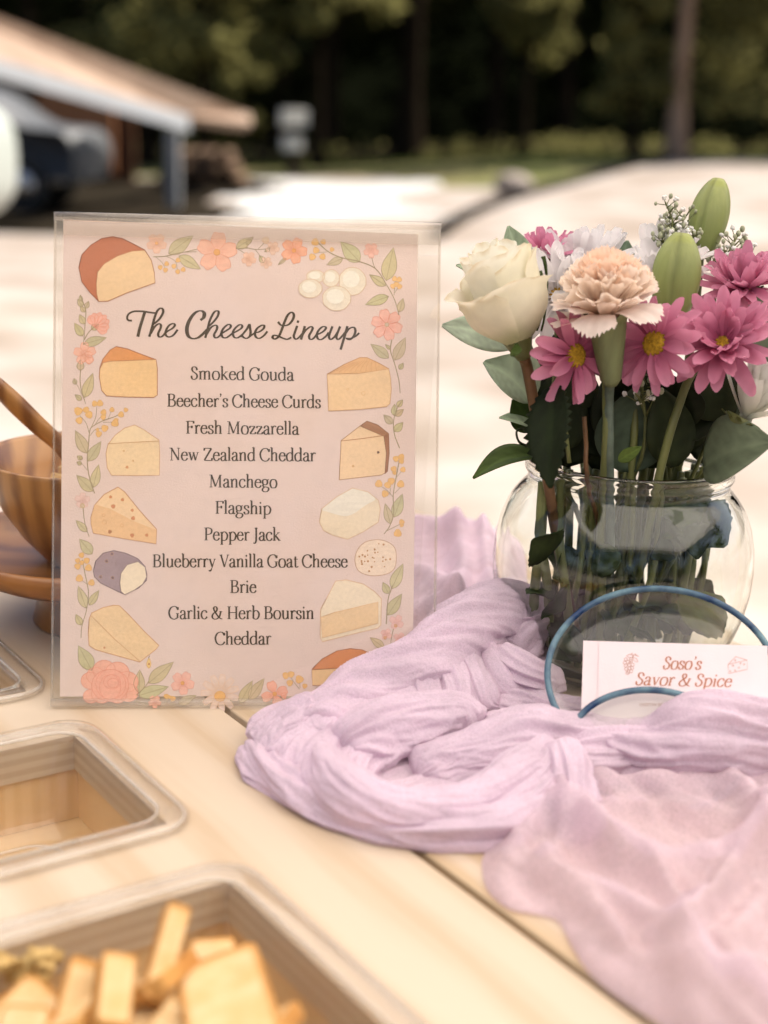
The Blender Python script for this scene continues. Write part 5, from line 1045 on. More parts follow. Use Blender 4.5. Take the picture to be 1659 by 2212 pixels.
# lily buds
def bud(label, pos, top, R, stem, nm='lily_bud'):
    pos, top = Vector(pos), Vector(top); t = thing(nm, label, 'lily bud', pos, 'green lily buds'); L_ = (top-pos).length; M0 = frame(pos, top-pos, .6); b = MB(); n = 36; m = 20; vs = []; cols = []
    for i in range(m+1):
        tt = i/m; r = R*(math.sin(math.pi*(.10+.86*tt**1.12))**.55)
        for j in range(n):
            a = 2*math.pi*j/n; g_ = abs(math.cos(1.5*a)); gr = 1-.20*(1-g_)**5*smooth01(tt*3) + .03*math.cos(6*a)
            vs.append((r*gr*math.cos(a), r*gr*math.sin(a), L_*tt)); k = .75+.25*g_**.3; cols.append([k*(1-.25*(1-tt)*.4), k, k*(1.0 if tt < .9 else .7)])
    b.add(vs, [(i*n+j, i*n+(j+1) % n, (i+1)*n+(j+1) % n, (i+1)*n+j) for i in range(m) for j in range(n)]+[tuple(range(m*n, m*n+n))], M0, cols); b.build('bud', M_bud, t)
    b = MB(); b.tube([pos+(top-pos)*.02]+[Vector(q) for q in stem], .0028, 8, sub=6); b.build('stem', M_stem, t)
bud('large green lily bud standing behind the pink daisies', W3(1449, 690, .858), W3(1473, 505, .855), .0150, [W3(1445, 760, .87), W3(1410, 900, .875), inv(.01, .01, .1), inv(.01, .0, .012)])
bud('tallest green lily bud at the top right of the bouquet', W3(1511, 553, .905), W3(1553, 388, .905), .0125, [W3(1505, 640, .905), W3(1490, 760, .90), inv(.035, .03, .1), inv(.02, .02, .012)])
# filler sprigs
M_fill = mat('filler_buds', (.42, .44, .30), .7, .2, noise=.4, nscale=200); M_fillw = mat('filler_white', (.72, .71, .68), .7, .2)
def sprig(label, base, tops, foot, nb=26, rb=.0014):
    t = thing('filler_sprig', label, 'filler flowers', base, 'sprigs of tiny white filler flowers'); b = MB(); c_ = MB(); d_ = MB()
    b.tube([Vector(base)]+[Vector(q) for q in foot], .0012, 6, sub=5)
    for tp in tops:
        tp = Vector(tp); b.tube([Vector(base), Vector(base).lerp(tp, .5)+Vector((U(-.003, .003), 0, .002)), tp], [.0009, .0005], 5, sub=4)
        for k in range(nb):
            q = Vector(base).lerp(tp, U(.3, 1.0)); e = q+Vector((U(-.008, .008), U(-.008, .008), U(-.001, .009))); b.tube([q, e], [.0004, .0003], 4, sub=2)
            if random.random() < .7: c_.ball(e, rb*U(.7, 1.3), 6, 4, sc=(1, 1, 1.3))
            else:
                for s_ in range(5): d_.ball(e+Vector((U(-.0012, .0012), U(-.0012, .0012), U(0, .0015))), rb*.8, 5, 3)
    b.build('stalks', M_stem, t); c_.build('buds', M_fill, t); d_.build('blossoms', M_fillw, t)
sprig('spray of tiny white buds left of the tallest lily bud', W3(1462, 570, .895), [W3(1437, 436, .895), W3(1452, 470, .89), W3(1480, 470, .9), W3(1498, 500, .895), W3(1430, 520, .89), W3(1470, 520, .885), W3(1445, 500, .9)], [W3(1452, 700, .89), inv(.01, .03, .1)])
sprig('spray of tiny white buds right of the tallest lily bud', W3(1545, 620, .895), [W3(1592, 512, .895), W3(1620, 560, .89), W3(1600, 585, .9), W3(1570, 540, .895), W3(1630, 590, .9), W3(1580, 570, .89)], [W3(1530, 720, .89), inv(.03, .03, .1)])
sprig('few tiny white buds low in the shade under the pink daisies', W3(1395, 900, .855), [W3(1365, 800, .85), W3(1420, 810, .85), W3(1372, 850, .845), W3(1400, 780, .86)], [W3(1385, 990, .86), inv(-.01, -.01, .1)], 7)
# leaves
def leaf(name, label, base, tip, W, facing, fold=.25, bend=.0, M=None, col=(1, 1, 1), stem=None, group=None, wav=0.0, serr=0.0, nu=15, nv=9, cat='leaf'):
    base, tip = Vector(base), Vector(tip); d = tip-base; L_ = d.length; y = d.normalized(); n_ = Vector(facing); n_ = (n_-y*n_.dot(y)).normalized(); x = y.cross(n_)
    t = thing(name, label, cat, base, group); b = MB(); P = []; cols = []
    for i in range(nu):
        tt = i/(nu-1); wv = W*.5*math.sin(math.pi*min(.985, .03+.97*tt**.82))**.8
        for j in range(nv):
            s = -1+2*j/(nv-1); w_ = wv*(1+(serr*(1 if i % 2 else -1) if abs(s) > .95 else 0)); h = fold*abs(s)*wv + bend*L_*math.sin(math.pi*tt) + wav*wv*math.sin(6*tt+3*s)*abs(s)
            P.append(base+y*(L_*tt)+x*(s*w_)+n_*h); k = 1.35 if abs(s) < .05 else (1+.14*math.cos(26*tt-9*abs(s))); cols.append([c_*k for c_ in col])
    b.grid(P, nu, nv, cols); b.build('blade', M or M_lfd, t, solid=.0005)
    if stem:
        b = MB(); b.tube([base]+[Vector(q) for q in stem], .0013, 6, sub=5); b.build('stalk', M_stem, t)
    return t
toC = CAMD((VX, VY, 1.05))
GL = 'grey green eucalyptus leaves'
leaf('eucalyptus_leaf', 'pale grey leaf lying flat behind the white rose at far left', W3(1120, 742, .87), W3(955, 703, .875), .026, toC*.9+UP*.5, .15, .05, M_lfg, (2.2, 2.25, 2.2), [W3(1150, 850, .87), inv(-.03, 0, .1)])
leaf('eucalyptus_leaf', 'slim grey leaf tip showing left of the rose above its petals', W3(1090, 600, .87), W3(985, 573, .87), .012, UP*.5+toC*.9, .2, .04, M_lfg, (1.7, 1.8, 1.6), [W3(1150, 760, .88)])
leaf('eucalyptus_leaf', 'grey green leaf standing straight up behind the rose top', W3(1135, 590, .87), W3(1098, 488, .87), .019, toC+RT*.4, .2, -.05, M_lfg, (1.4, 1.5, 1.3), [W3(1160, 720, .88)])
leaf('eucalyptus_leaf', 'dark green leaf tip standing behind the carnation', W3(1335, 590, .88), W3(1356, 520, .885), .016, toC-RT*.3, .2, .0, M_lfg, (.6, .75, .6), [W3(1330, 700, .89)])
leaf('eucalyptus_leaf', 'grey folded leaf pointing left below the white rose', W3(1150, 868, .862), W3(1045, 782, .865), .040, toC*.6+UP*.5+RT*.3, .35, .1, M_lfg, (1.7, 1.8, 1.6), [W3(1175, 960, .862), inv(-.03, -.01, .1)])
leaf('eucalyptus_leaf', 'pale leaf with a sharp point left of the dark hanging leaf', W3(1165, 930, .862), W3(1078, 903, .86), .024, toC*.35+UP*.8, .25, .05, M_lfg, (1.7, 1.8, 1.5), [W3(1180, 990, .86)])
leaf('green_leaf', 'long pointed green leaf reaching left over the vase rim', W3(1172, 985, .86), W3(1022, 1034, .855), .024, toC*.45+UP*.8, .3, .12, M_lfd, (3.0, 3.4, 1.8), [inv(-.04, -.01, .11)])
leaf('green_leaf', 'small rounded green leaf above the curled leaf', W3(1160, 930, .866), W3(1108, 862, .868), .022, toC*.7+UP*.3, .2, .0, M_lfd, (2.4, 2.8, 1.6), [W3(1180, 980, .862)])
leaf('green_leaf', 'big dark serrated leaf hanging down over the vase rim', W3(1196, 832, .826), W3(1190, 1055, .806), .030, toC-RT*.6, .25, .03, M_lfd, (.6, .7, .55), [W3(1205, 800, .84), W3(1230, 1000, .85)], serr=.12, nu=27)
leaf('eucalyptus_leaf', 'broad grey green leaf drooping over the right of the rim', W3(1520, 1010, .845), W3(1672, 955, .815), .046, toC*.75+UP*.5, .25, .12, M_lfg, (.62, .66, .5), [inv(.03, -.03, .12), inv(.02, -.01, .05)])
leaf('eucalyptus_leaf', 'rounded grey green leaf at the right edge behind the pink daisies', W3(1600, 770, .875), W3(1690, 640, .88), .052, toC, .15, .04, M_lfg, (.75, .82, .66), [W3(1560, 880, .87), inv(.03, .0, .1)])
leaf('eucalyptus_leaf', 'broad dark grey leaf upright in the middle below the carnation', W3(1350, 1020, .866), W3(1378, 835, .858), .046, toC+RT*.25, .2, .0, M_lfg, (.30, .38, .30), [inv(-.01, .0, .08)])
leaf('green_leaf', 'small bright green leaf slanting up just above the rim', W3(1336, 995, .838), W3(1386, 965, .832), .008, toC, .3, .03, M_lfd, (5, 5.4, 3), None)
b = MB(); cp = [W3(1150, 968, .848), W3(1122, 958, .846), W3(1116, 935, .842), W3(1130, 928, .838), W3(1152, 938, .842)]
pts = catmull(cp, 6)
P = [];
for i, q in enumerate(pts): wv = .0045*math.sin(math.pi*(.12+.85*i/len(pts))); P += [q-FWD*wv+UP*.001, q, q+FWD*wv+UP*.001]
b.grid(P, len(pts), 3); tag(b.build('curled_leaf', M_lfd, solid=.0005), 'thin dark leaf curled into a loop left of the vase rim', 'leaf')
# the dark leaves packed between and inside
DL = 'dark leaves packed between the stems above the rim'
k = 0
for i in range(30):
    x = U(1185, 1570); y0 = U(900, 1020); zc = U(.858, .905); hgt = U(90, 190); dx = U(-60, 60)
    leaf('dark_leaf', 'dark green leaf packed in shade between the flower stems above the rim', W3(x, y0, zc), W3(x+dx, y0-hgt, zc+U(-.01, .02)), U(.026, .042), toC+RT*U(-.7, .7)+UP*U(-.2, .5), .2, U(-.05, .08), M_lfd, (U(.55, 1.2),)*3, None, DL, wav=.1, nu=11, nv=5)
IL = 'leaves and stems pressed against the glass inside the vase'
for i, (x, y, dx, dy, zc, W_, c_) in enumerate([(1150, 1165, 46, 26, .845, .030, 1.2), (1500, 1150, -60, -80, .87, .050, 4.0), (1565, 1180, -70, -90, .875, .034, 3.0), (1560, 1290, -80, 55, .87, .036, 6.5), (1190, 1420, 60, -60, .87, .03, 1.2)]):
    leaf('green_leaf', 'leaf pressed against the glass inside the vase among the stems', W3(x+dx, y+dy, zc+.01), W3(x, y, zc), W_, toC+RT*U(-.3, .3), .15, .05, M_lfd, (c_, c_*1.05, c_*.8), None, IL, wav=.12, serr=.05, nu=17, nv=7)
for i in range(46):
    a = U(0, 6.28); q = .050*U(0, 1)**.35; a2 = a+U(-.6, .6); b = MB(); b.tube([inv(q*math.cos(a), q*math.sin(a), .135), inv(q*1.05*math.cos(a)+U(-.008, .008), q*1.05*math.sin(a), .075), inv(.044*math.cos(a2), .044*math.sin(a2), .010)], U(.0018, .0028), 8, sub=7)
    tag(b.build('cut_stem', M_stem), 'cut green stem standing inside the vase', 'stem', IL)
for i, (x0, x1) in enumerate(((1158, 1172), (1185, 1168), (1222, 1208))):
    b = MB(); b.tube([W3(x1+5, 1040, .865), W3(x1, 1150, .868), W3(x0, 1270, .875), W3(x0-6+i*10, 1395, .89)], .0030, 8, sub=7)
    tag(b.build('cut_stem', mat('stem_bright', (.20, .22, .08), .5, .3, noise=.3, nscale=60)), 'thick pale green stem against the left of the vase glass', 'stem', IL)
for i in range(11):
    x = U(1190, 1540); y = U(1120, 1360); zc = U(.86, .93); dx, dy = U(-70, 70), U(-90, 60)
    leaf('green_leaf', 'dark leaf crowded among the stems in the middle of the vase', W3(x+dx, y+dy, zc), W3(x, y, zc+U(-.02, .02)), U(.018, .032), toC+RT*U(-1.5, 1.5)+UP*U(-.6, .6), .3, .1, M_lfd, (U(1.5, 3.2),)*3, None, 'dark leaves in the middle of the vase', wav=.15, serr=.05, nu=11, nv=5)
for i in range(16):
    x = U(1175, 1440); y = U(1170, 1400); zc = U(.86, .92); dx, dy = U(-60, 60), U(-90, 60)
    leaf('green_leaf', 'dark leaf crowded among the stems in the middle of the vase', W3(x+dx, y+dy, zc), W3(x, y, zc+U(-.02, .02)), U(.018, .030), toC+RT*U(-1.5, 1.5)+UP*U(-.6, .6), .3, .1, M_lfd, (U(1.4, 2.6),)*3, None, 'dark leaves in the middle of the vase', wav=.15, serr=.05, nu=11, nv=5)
b = MB(); b.tube([W3(1262, 900, .845), W3(1266, 960, .846), W3(1270, 1035, .85), inv(-.01, -.02, .07)], .0014, 8, sub=6); tag(b.build('brown_twig', M_stemb), 'thin reddish brown twig upright above the rim', 'twig')
# ================================================================== GLASS DISHES AND CARD
M_gl2 = clear_plastic('dish_glass', (0.955, 0.965, 0.95), haze=0.015, hazecol=(0.6, 0.62, 0.6), rough=0.02, ior=1.42)
M_blue = mat('blue_rim_glass', (0.006, 0.030, 0.10), 0.22, 0.35, nscale=60, stretch=(1, 1, 1), col2=(0.13, 0.23, 0.28), detail=10)
DT = W3(1446, 1273, .822); _dx = CAMD(DT); _dx.z = 0; _dx.normalize(); DTILT = rad(43)
DN = _dx*math.cos(DTILT)+Vector((0, 0, 1))*math.sin(DTILT); DU = (Vector((0, 0, 1))-DN*DN.z).normalized()
def DPL(x, y, off): return PPLANE(x, y, DT+DN*off, DN)
def dish(label, top, rw, rh, deep=.010):
    """shallow glass dish leaning back; its rim's topmost point is at top"""
    c = top-DU*rh; t = thing('glass_dish', label, 'glass dish', c); M1 = frame(c, DN); M0 = M1 @ Matrix.Diagonal((1, rh/rw, 1, 1))
    b = MB(); b.lathe([(rw-.0005, 0), (rw-.003, -.003), (rw-.010, -deep*.8), (rw*.6, -deep), (0, -deep)], 72, M0); b.build('bowl', M_gl2, t, solid=.0022)
    b = MB(); b.tube([M1 @ Vector((rw*math.cos(a), rh*math.sin(a), 0)) for a in np.linspace(0, 2*math.pi, 97)], .0019, 12, sub=0); b.build('rim', M_blue, t)
dish('blue rimmed glass dish leaning on the vase behind the card', DT, px(240, .815), px(206, .815))
dish('blue rimmed glass dish in front of the card, half under the cloth', DPL(1428, 1492, .0125), .046, .034, .004)
def plane_from(tl, tr, bl):
    o = Vector(bl); e = (Vector(tr)-Vector(tl)).normalized(); u = Vector(tl)-o; u = (u-e*u.dot(e)).normalized(); n_ = e.cross(u)
    if n_.dot(CAMD(o)) < 0: n_ = -n_
    return Matrix(((e.x, u.x, n_.x, o.x), (e.y, u.y, n_.y, o.y), (e.z, u.z, n_.z, o.z), (0, 0, 0, 1)))
CM = plane_from(DPL(1260, 1384, .004), DPL(1655, 1396.5, .004), DPL(1258, 1560, .004)); CMI = CM.inverted(); cn_ = CM.col[2].to_3d(); co_ = CM.translation
def K2(x, y): q = CMI @ PPLANE(x, y, co_, cn_); return (q.x, q.y)
card = bpy.data.objects.new('business_card', None); C.objects.link(card); card.matrix_world = CM; tag(card, 'white card with copper italic lettering standing between the two glass dishes', 'card')
M_card = mat('card_paper', (.80, .68, .70), .75, .2, noise=.04, nscale=40, bump=.1, bscale=900)
(x0, y0), (x1, y1) = K2(1260, 1384), K2(1655.5, 1396.5)
b = MB(); b.add([(x0, -.016, 0), (x1, -.016, 0), (x1, y1, 0), (x0, y0, 0)], [(0, 1, 2, 3)]); b.build('paper', M_card, card, world=False, solid=.00035, smooth=False)
b = MB(); xx = K2(1294, 1386)[0]; b.add([(xx, -.016, .0006), (x1+.0005, -.016, .0006), (x1+.0005, y1+.0001, .0006), (xx, K2(1294, 1386)[1], .0006)], [(0, 1, 2, 3)]); b.build('front_leaf', M_card, card, world=False, solid=.0003, smooth=False)
COP = (.42, .16, .085); CT = MB(); kf = lambda x, y: (1242+x*.2513, 1377+y*.2513)
K3 = lambda x, y: K2(x, y)
def cardrun(text, zx0, zx1, zy0, zy1, cap, sl=.26, th=(1.9, 4.4)):
    a, b_ = kf(zx0, zy0), kf(zx1, zy1); glyphrun(text, CT, K3, a[0], b_[0], a[1], b_[1], cap*.2513, COP, sl, *th)
cardrun("Soso's", 757, 1075, 276, 281, 104, th=(2.2, 5.0)); cardrun("Savor & Spice", 520, 1335, 412, 431, 104, th=(2.2, 5.0)); cardrun("CUSTOM BOAR", 556, 806, 594, 590, 21, 0, th=(3, 5))
def kline(pts, w=.42): ribbon(sm([kf(*p) for p in pts], 4), None, w, mb=CT, to2=K3, col=COP, cap=False)
def kring(x, y, r): ribbon([kf(x+r*math.cos(a), y+r*math.sin(a)) for a in np.linspace(0, 6.283, 13)], None, .42, mb=CT, to2=K3, col=COP, cap=False)
for x, y in ((437,193),(428,222),(455,215),(480,210),(437,247),(467,243),(495,240),(440,275),(470,270),(490,268),(460,300),(482,295),(450,310)): kring(x, y, 14)
for pts in ([(440,165),(470,150),(500,165),(480,180),(445,168)], [(480,150),(490,140),(500,165)], [(500,175),(530,190),(540,215),(510,205),(495,180)], [(500,168),(515,150),(545,168)], [(500,170),(490,200),(478,220),(470,190),(495,172)], [(515,160),(520,142)], [(520,160),(548,165)]): kline(pts)
for pts in ([(1315,237),(1380,170),(1477,200)],): ribbon([kf(*p) for p in pts], None, .45, mb=CT, to2=K3, col=COP)
ribbon([kf(*p) for p in ((1315,237),(1478,200),(1480,278),(1318,315),(1315,237))], None, .45, mb=CT, to2=K3, col=COP)
for x, y, r in ((1375,202,6),(1357,247,7),(1423,228,6),(1452,235,6),(1408,265,6),(1332,295,6),(1375,288,5)): kring(x, y, r)
for p in CT.v: p.z += .0006
CT.build('lettering', mat('copper_ink', (1, 1, 1), .45, .4, noise=.05, nscale=300, attr=True), card, world=False, smooth=False)

# ================================================================== LAVENDER CLOTH
def gauze(name, col, trans, a_lo, a_hi, bump=.5):
    m = mat(name, col, 0.9, 0.05, nscale=38, col2=tuple(x*.86 for x in col), trans=trans, alpha=.9, sheen=.1, detail=3); t = m.node_tree; L = t.links.new
    bs = t.nodes['Principled BSDF']; tr = next(n for n in t.nodes if n.type == 'BSDF_TRANSLUCENT'); tc = next(n for n in t.nodes if n.type == 'TEX_COORD')
    h = None
    for sc, wt in ((170, 1.0), (420, .55), (1100, .45)):          # crinkles, creases, weave
        n = t.nodes.new('ShaderNodeTexNoise'); n.inputs['Scale'].default_value = sc; n.inputs['Detail'].default_value = 2; n.inputs['Distortion'].default_value = .6; L(tc.outputs['Object'], n.inputs[0])
        a = t.nodes.new('ShaderNodeMath'); a.operation = 'SUBTRACT'; a.inputs[1].default_value = .5; L(n.outputs[0], a.inputs[0])
        ab = t.nodes.new('ShaderNodeMath'); ab.operation = 'ABSOLUTE'; L(a.outputs[0], ab.inputs[0])
        mu = t.nodes.new('ShaderNodeMath'); mu.operation = 'MULTIPLY'; mu.inputs[1].default_value = -wt*2; L(ab.outputs[0], mu.inputs[0])
        if h is None: h = mu.outputs[0]
        else:
            ad = t.nodes.new('ShaderNodeMath'); ad.operation = 'ADD'; L(h, ad.inputs[0]); L(mu.outputs[0], ad.inputs[1]); h = ad.outputs[0]
        last = n
    bp = t.nodes.new('ShaderNodeBump'); bp.inputs['Strength'].default_value = bump; bp.inputs['Distance'].default_value = .0022; L(h, bp.inputs['Height'])
    L(bp.outputs[0], bs.inputs['Normal']); L(bp.outputs[0], tr.inputs['Normal'])
    mx = [n for n in t.nodes if n.type == 'MIX_SHADER' and n.outputs[0].is_linked and n.outputs[0].links[0].to_node.type == 'OUTPUT_MATERIAL'][0]
    mr = t.nodes.new('ShaderNodeMapRange'); mr.inputs[1].default_value = .35; mr.inputs[2].default_value = .6; mr.inputs[3].default_value = a_lo; mr.inputs[4].default_value = a_hi
    L(last.outputs[0], mr.inputs[0]); L(mr.outputs[0], mx.inputs[0]); return m
M_cl = gauze('lavender_gauze', (.86, .69, .805), .28, .86, 1.0, .36); M_clthin = gauze('thin_gauze', (.86, .69, .775), .38, .64, .84, .3)
cloth = thing('cloth_runner', 'crumpled sheer lavender cloth runner bunched across the table', 'cloth', (0, 0, 0))
CLO = MB()
def ridg(x, y, z): return 1-2.2*abs(mnoise.noise(Vector((x, y, z))))
def rope(pts, seed=0, taper=(.0, .0), twist=6.0, m=128, k1=.0038, k2=.0030, k3=.0017, lump=.0045):
    """a gathered roll of cloth. pts: (picture x, picture y, centre height, half width, half height)"""
    A = [(*PT(x, y, h), rw, rh) for x, y, h, rw, rh in pts]
    P3 = catmull([a[:3] for a in A], 26); R_ = catmull([(a[3], a[4], 0) for a in A], 26); nn = len(P3); vs = []; L_ = 0; o_ = seed*3.7
    for i in range(nn):
        t = P3[min(i+1, nn-1)]-P3[max(i-1, 0)]; tn = t.normalized(); side = tn.cross(Vector((0, 0, 1))).normalized(); up = side.cross(tn)
        if i: L_ += (P3[i]-P3[i-1]).length
        rw, rh = R_[i].x, R_[i].y; q = i/(nn-1); e = 1.0
        if taper[0] and q < taper[0]: e = math.sqrt(max(.02, 1-(1-q/taper[0])**2))
        if taper[1] and q > 1-taper[1]: e = math.sqrt(max(.02, 1-(1-(1-q)/taper[1])**2))
        r0 = (rw+rh)*.5
        for j in range(m):
            a = 2*math.pi*j/m; w_ = a+twist*L_+.5*mnoise.noise(Vector((a*.8, L_*18, o_)))
            cx_, sx_ = math.cos(w_)*r0, math.sin(w_)*r0
            d = k1*ridg(cx_*75+o_, sx_*75, L_*9+o_)+k2*ridg(cx_*150, sx_*150+o_, L_*14)+k3*ridg(cx_*300+o_, sx_*300, L_*26+2*o_)*(.4+.9*abs(mnoise.noise(Vector((cx_*40, sx_*40, L_*40+o_)))*2))+.0005*mnoise.noise(Vector((cx_*600, sx_*600, L_*160+o_)))
            d += lump*mnoise.noise(Vector((cx_*30+9, sx_*30, L_*26+o_)))
            p = P3[i]+side*((rw+d)*math.cos(a)*e)+up*((rh+d)*math.sin(a)*e)
            mn = TABLE+.0007+.0006*math.sin(a*3)
            if p.z < mn: p.z = mn
            vs.append(p)
    fs = [(i*m+j, i*m+(j+1) % m, (i+1)*m+(j+1) % m, (i+1)*m+j) for i in range(nn-1) for j in range(m)]+[tuple(range(m))[::-1], tuple((nn-1)*m+j for j in range(m))]
    CLO.add(vs, fs)
def field(poly, ridges, base, st=.0016, edge=.012, wr=.0012, wdir=(1, .3), seed=0, mi=1, wscale=1.0):
    """a spread of cloth: height over the table from ridges [(pts(x,y), height, half width)]"""
    Q = np.array([tuple(p)[:2] for p in catmull([PT(x, y, 0) for x, y in poly], 5, True)]); lo, hi = Q.min(0), Q.max(0)
    xs = np.arange(lo[0], hi[0]+st, st); ys = np.arange(lo[1], hi[1]+st, st); X, Y = np.meshgrid(xs, ys, indexing='ij')
    inside = np.zeros(X.shape, bool); D2 = np.full(X.shape, 1e9); nq = len(Q)
    def segd(X, Y, a, b_):
        d = b_-a; t = np.clip(((X-a[0])*d[0]+(Y-a[1])*d[1])/max(1e-12, d@d), 0, 1); return np.hypot(X-a[0]-t*d[0], Y-a[1]-t*d[1])
    for i in range(nq):
        a, b_ = Q[i], Q[(i+1) % nq]; c_ = ((a[1] > Y) != (b_[1] > Y)) & (X < (b_[0]-a[0])*(Y-a[1])/(b_[1]-a[1]+1e-15)+a[0]); inside ^= c_; D2 = np.minimum(D2, segd(X, Y, a, b_))
    H = np.full(X.shape, float(base))
    for pts, h, hw in ridges:
        R_ = np.array([tuple(p)[:2] for p in catmull([tuple(PT(x, y, h*.95+base)) for x, y in pts], 8)]); dm = np.full(X.shape, 1e9)
        for i in range(len(R_)-1): dm = np.minimum(dm, segd(X, Y, R_[i], R_[i+1]))
        H += h*np.exp(-(dm/hw)**2)
    rs = np.random.default_rng(seed); wx, wy = wdir; nrm = math.hypot(wx, wy); wx, wy = wx/nrm, wy/nrm
    for k in range(7):
        fr = (55+60*k)*wscale*rs.uniform(.8, 1.2); a = rs.uniform(-.35, .35); cx_, sx_ = math.cos(a), math.sin(a); ux, uy = -(wy*cx_+wx*sx_), (wx*cx_-wy*sx_)
        H += wr/(1+.45*k)*np.sin(fr*(X*ux+Y*uy)+rs.uniform(0, 6)+1.6*np.sin(28*(X*wx+Y*wy)+rs.uniform(0, 6)))*(.5+.5*np.sin(21*X+17*Y+rs.uniform(0, 6)))
    nz = np.array([[ridg((x*-wy+y*wx)*80+seed, (x*wx+y*wy)*16, seed)*1.0+.5*ridg((x*-wy+y*wx)*190+seed, (x*wx+y*wy)*34, seed+5) for y in Y[0]] for x in X[:, 0]])
    H += wr*1.6*nz
    H = np.maximum(H, .0012)*np.clip(D2/edge, 0, 1)**.75+.0012
    idx = -np.ones(X.shape, int); o = len(CLO.v); cnt = 0
    keep = inside[:-1, :-1] | inside[1:, :-1] | inside[:-1, 1:] | inside[1:, 1:]
    bx_, by_ = X.copy(), Y.copy(); bd = np.full(X.shape, 1e9)      # corners just outside the outline slide onto it
    for i in range(nq):
        a, b_ = Q[i], Q[(i+1) % nq]; d = b_-a; t_ = np.clip(((X-a[0])*d[0]+(Y-a[1])*d[1])/(d@d), 0, 1); px_, py_ = a[0]+t_*d[0], a[1]+t_*d[1]; dd = np.hypot(X-px_, Y-py_); w_ = dd < bd
        bx_ = np.where(w_, px_, bx_); by_ = np.where(w_, py_, by_); bd = np.minimum(bd, dd)
    X = np.where(inside, X, bx_); Y = np.where(inside, Y, by_); H = np.where(inside, H, .0012)
    use = np.zeros(X.shape, bool); use[:-1, :-1] |= keep; use[1:, :-1] |= keep; use[:-1, 1:] |= keep; use[1:, 1:] |= keep
    ii = np.argwhere(use); idx[use] = np.arange(len(ii))
    CLO.v += [Vector((X[i, j], Y[i, j], TABLE+H[i, j])) for i, j in ii]; CLO.c += [(1, 1, 1)]*len(ii)
    for i, j in np.argwhere(keep): CLO.f.append([o+idx[i, j], o+idx[i+1, j], o+idx[i+1, j+1], o+idx[i, j+1]]); CLO.m.append(mi)
# back mass behind the sign, spilling over the table end
field([(820, 1370), (820, 1190), (900, 1140), (1000, 1128), (1070, 1145), (1110, 1190), (1125, 1290), (1150, 1370), (1000, 1420)],
      [([(820, 1135), (930, 1132), (1040, 1140), (1100, 1165)], .025, .045), ([(985, 1170), (1000, 1225), (990, 1300), (1005, 1345)], .016, .009), ([(1045, 1180), (1055, 1240), (1070, 1320)], .014, .009), ([(860, 1230), (930, 1235), (970, 1280), (990, 1320)], .016, .010), ([(850, 1310), (930, 1300), (980, 1335), (1010, 1375)], .018, .012), ([(1080, 1200), (1100, 1290)], .012, .009), ([(830, 1180), (920, 1175), (980, 1190)], .012, .008)], .010, .0018, .03, .0010, (1, .3), 3, 0)
# loop in front of the sign: a thick twist, crossing pleats, a fan of creases down to the left edge
rope([(640, 1580, .014, .014, .011), (740, 1535, .018, .017, .013), (850, 1480, .025, .018, .016), (950, 1425, .032, .018, .018), (1030, 1362, .040, .017, .021), (1095, 1345, .040, .016, .022), (1125, 1385, .030, .013, .020), (1122, 1440, .020, .012, .014)], seed=1, taper=(.08, .12), twist=26)
for i_, (xa, ya, xb, yb) in enumerate([(870, 1420, 905, 1560), (925, 1408, 975, 1556), (980, 1404, 1035, 1540), (1035, 1412, 1095, 1522), (1085, 1425, 1150, 1505)]):
    rope([(xa, ya, .030, .009, .010), ((xa*.6+xb*.4)+12, ya*.62+yb*.38, .027, .011, .011), (xa*.2+xb*.8+10, ya*.22+yb*.78, .017, .011, .011), (xb, yb, .008, .008, .008)], seed=20+i_, taper=(.15, .15), k1=.0022, k2=.0020, lump=.003, twist=3)
rope([(1040, 1470, .016, .012, .012), (1110, 1478, .014, .013, .012), (1165, 1484, .012, .011, .010), (1190, 1490, .008, .007, .006)], seed=27, taper=(.15, .15), k1=.003, k2=.003)
for i_, (xa, ya, xm, ym, xb, yb) in enumerate([(690, 1545, 612, 1572, 560, 1618), (735, 1530, 648, 1585, 585, 1658), (790, 1515, 702, 1588, 628, 1692), (840, 1490, 757, 1588, 672, 1715), (880, 1470, 800, 1580, 712, 1738), (905, 1490, 842, 1575, 760, 1668)]):
    rope([(xa, ya, .020, .011, .009), (xa*.5+xm*.5, ya*.5+ym*.5-4, .017, .018, .010), (xm, ym, .012, .020, .010), (xm*.5+xb*.5-6, ym*.5+yb*.5, .008, .017, .009), (xb, yb, .003, .012, .006)], seed=40+i_, taper=(.1, .12), k1=.0020, k2=.0018, k3=.0012, lump=.005, twist=7)
# upper lip of the pocket
rope([(735, 1632, .010, .013, .011), (815, 1588, .016, .015, .013), (905, 1562, .018, .015, .014), (985, 1556, .017, .012, .013), (1030, 1580, .012, .008, .009)], seed=3, taper=(.12, .12), k1=.003, k2=.0028, twist=8)
# outer underlayer and the smooth front roll
rope([(560, 1618, .003, .010, .005), (590, 1660, .004, .012, .006), (660, 1712, .004, .013, .006), (760, 1762, .004, .013, .006), (890, 1792, .004, .012, .006), (1020, 1790, .005, .011, .007), (1105, 1765, .006, .010, .008), (1170, 1712, .009, .009, .009), (1205, 1655, .012, .008, .009)], seed=4, taper=(.05, .05))
rope([(700, 1640, .012, .010, .010), (722, 1688, .012, .012, .012), (775, 1735, .011, .013, .013), (870, 1762, .010, .012, .012), (975, 1752, .010, .011, .011), (1075, 1715, .011, .011, .011), (1145, 1670, .012, .010, .011), (1205, 1632, .015, .008, .010)], seed=5, taper=(.06, .05), k1=.0026, k2=.0018, k3=.001, lump=.003)
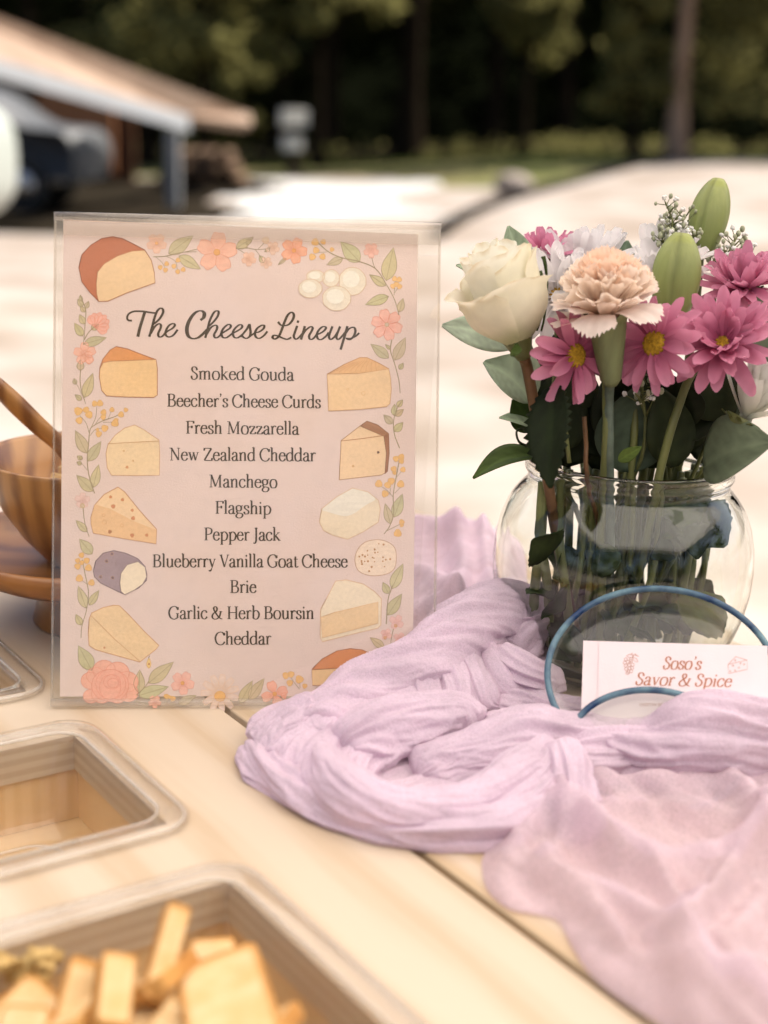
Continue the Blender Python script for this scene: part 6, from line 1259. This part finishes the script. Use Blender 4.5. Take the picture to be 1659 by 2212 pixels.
# long rolls to the right
rope([(900, 1680, .004, .008, .006), (970, 1655, .008, .011, .010), (1060, 1638, .012, .014, .013), (1180, 1610, .014, .015, .014), (1300, 1608, .013, .016, .013), (1400, 1618, .016, .018, .015), (1490, 1606, .022, .019, .020), (1580, 1604, .023, .019, .021), (1720, 1608, .022, .019, .021)], seed=6, taper=(.06, 0))
rope([(1180, 1650, .008, .012, .010), (1300, 1640, .010, .013, .011), (1450, 1610, .012, .014, .012), (1580, 1600, .013, .014, .012), (1720, 1610, .013, .014, .012)], seed=7, taper=(.08, 0))
rope([(1062, 1520, .008, .010, .009), (1100, 1522, .010, .012, .011), (1170, 1540, .010, .012, .010), (1250, 1560, .010, .010, .009), (1340, 1580, .010, .010, .009)], seed=8, taper=(.12, .05))
rope([(1050, 1600, .006, .010, .008), (1120, 1585, .008, .011, .009), (1210, 1585, .008, .011, .009), (1300, 1590, .008, .010, .008)], seed=9, taper=(.1, .05))
# pinch that gathers the front sheet
rope([(1205, 1632, .016, .007, .008), (1222, 1680, .012, .008, .010), (1240, 1740, .008, .009, .008), (1255, 1810, .004, .008, .005)], seed=10, taper=(.1, .15))
# spread front sheet
field([(1215, 1640), (1160, 1720), (1085, 1795), (1045, 1850), (1042, 1890), (1055, 1930), (1100, 1968), (1160, 1980), (1205, 1995), (1235, 2050), (1275, 2110), (1340, 2165), (1420, 2215), (1520, 2290), (1760, 2300), (1760, 1560), (1500, 1600), (1350, 1610)],
      [([(1215, 1690), (1150, 1770), (1080, 1850), (1075, 1900)], .008, .008), ([(1250, 1720), (1320, 1800), (1400, 1840), (1500, 1850), (1640, 1850)], .016, .011), ([(1300, 1680), (1420, 1690), (1560, 1680), (1700, 1690)], .010, .014), ([(1330, 1740), (1450, 1745), (1570, 1770), (1650, 1800)], .009, .008),
       ([(1180, 1860), (1300, 1920), (1420, 1980), (1480, 2080), (1540, 2200)], .012, .009), ([(1260, 1790), (1340, 1870), (1420, 1905), (1470, 1960)], .009, .006), ([(1580, 1700), (1640, 1760), (1660, 1850)], .010, .007), ([(1410, 1700), (1480, 1740), (1560, 1750), (1640, 1730)], .007, .009), ([(1120, 1830), (1180, 1900), (1260, 1950), (1340, 2040)], .006, .005), ([(1420, 2030), (1460, 2120), (1500, 2240)], .008, .006), ([(1620, 2080), (1600, 2160), (1640, 2240)], .010, .008), ([(1660, 1820), (1560, 1900), (1495, 1970), (1490, 2040), (1560, 2110), (1680, 2150)], .018, .007), ([(1640, 1760), (1660, 1900), (1600, 2000), (1560, 2030)], .011, .008), ([(1200, 1950), (1270, 2040), (1360, 2130), (1440, 2210)], .007, .008), ([(1350, 1880), (1480, 1920), (1560, 1880)], .006, .012),
       ([(1300, 2000), (1400, 2100), (1490, 2230)], .006, .007), ([(1215, 1720), (1210, 1800), (1190, 1880)], .006, .005)], .0035, .0015, .014, .0012, (.45, -.6), 5, 1)
# layer under the loop
field([(560, 1600), (600, 1560), (700, 1500), (840, 1440), (1000, 1400), (1120, 1420), (1150, 1480), (1060, 1520), (1100, 1560), (1250, 1560), (1250, 1650), (1150, 1740), (1060, 1790), (960, 1800), (860, 1790), (740, 1750), (640, 1690), (580, 1650)],
      [([(620, 1610), (700, 1560)], .008, .014)], .0025, .0016, .012, .0018, (.8, .5), 9, 0, 1.3)
cl_o = CLO.build('drape', [M_cl, M_clthin], cloth)
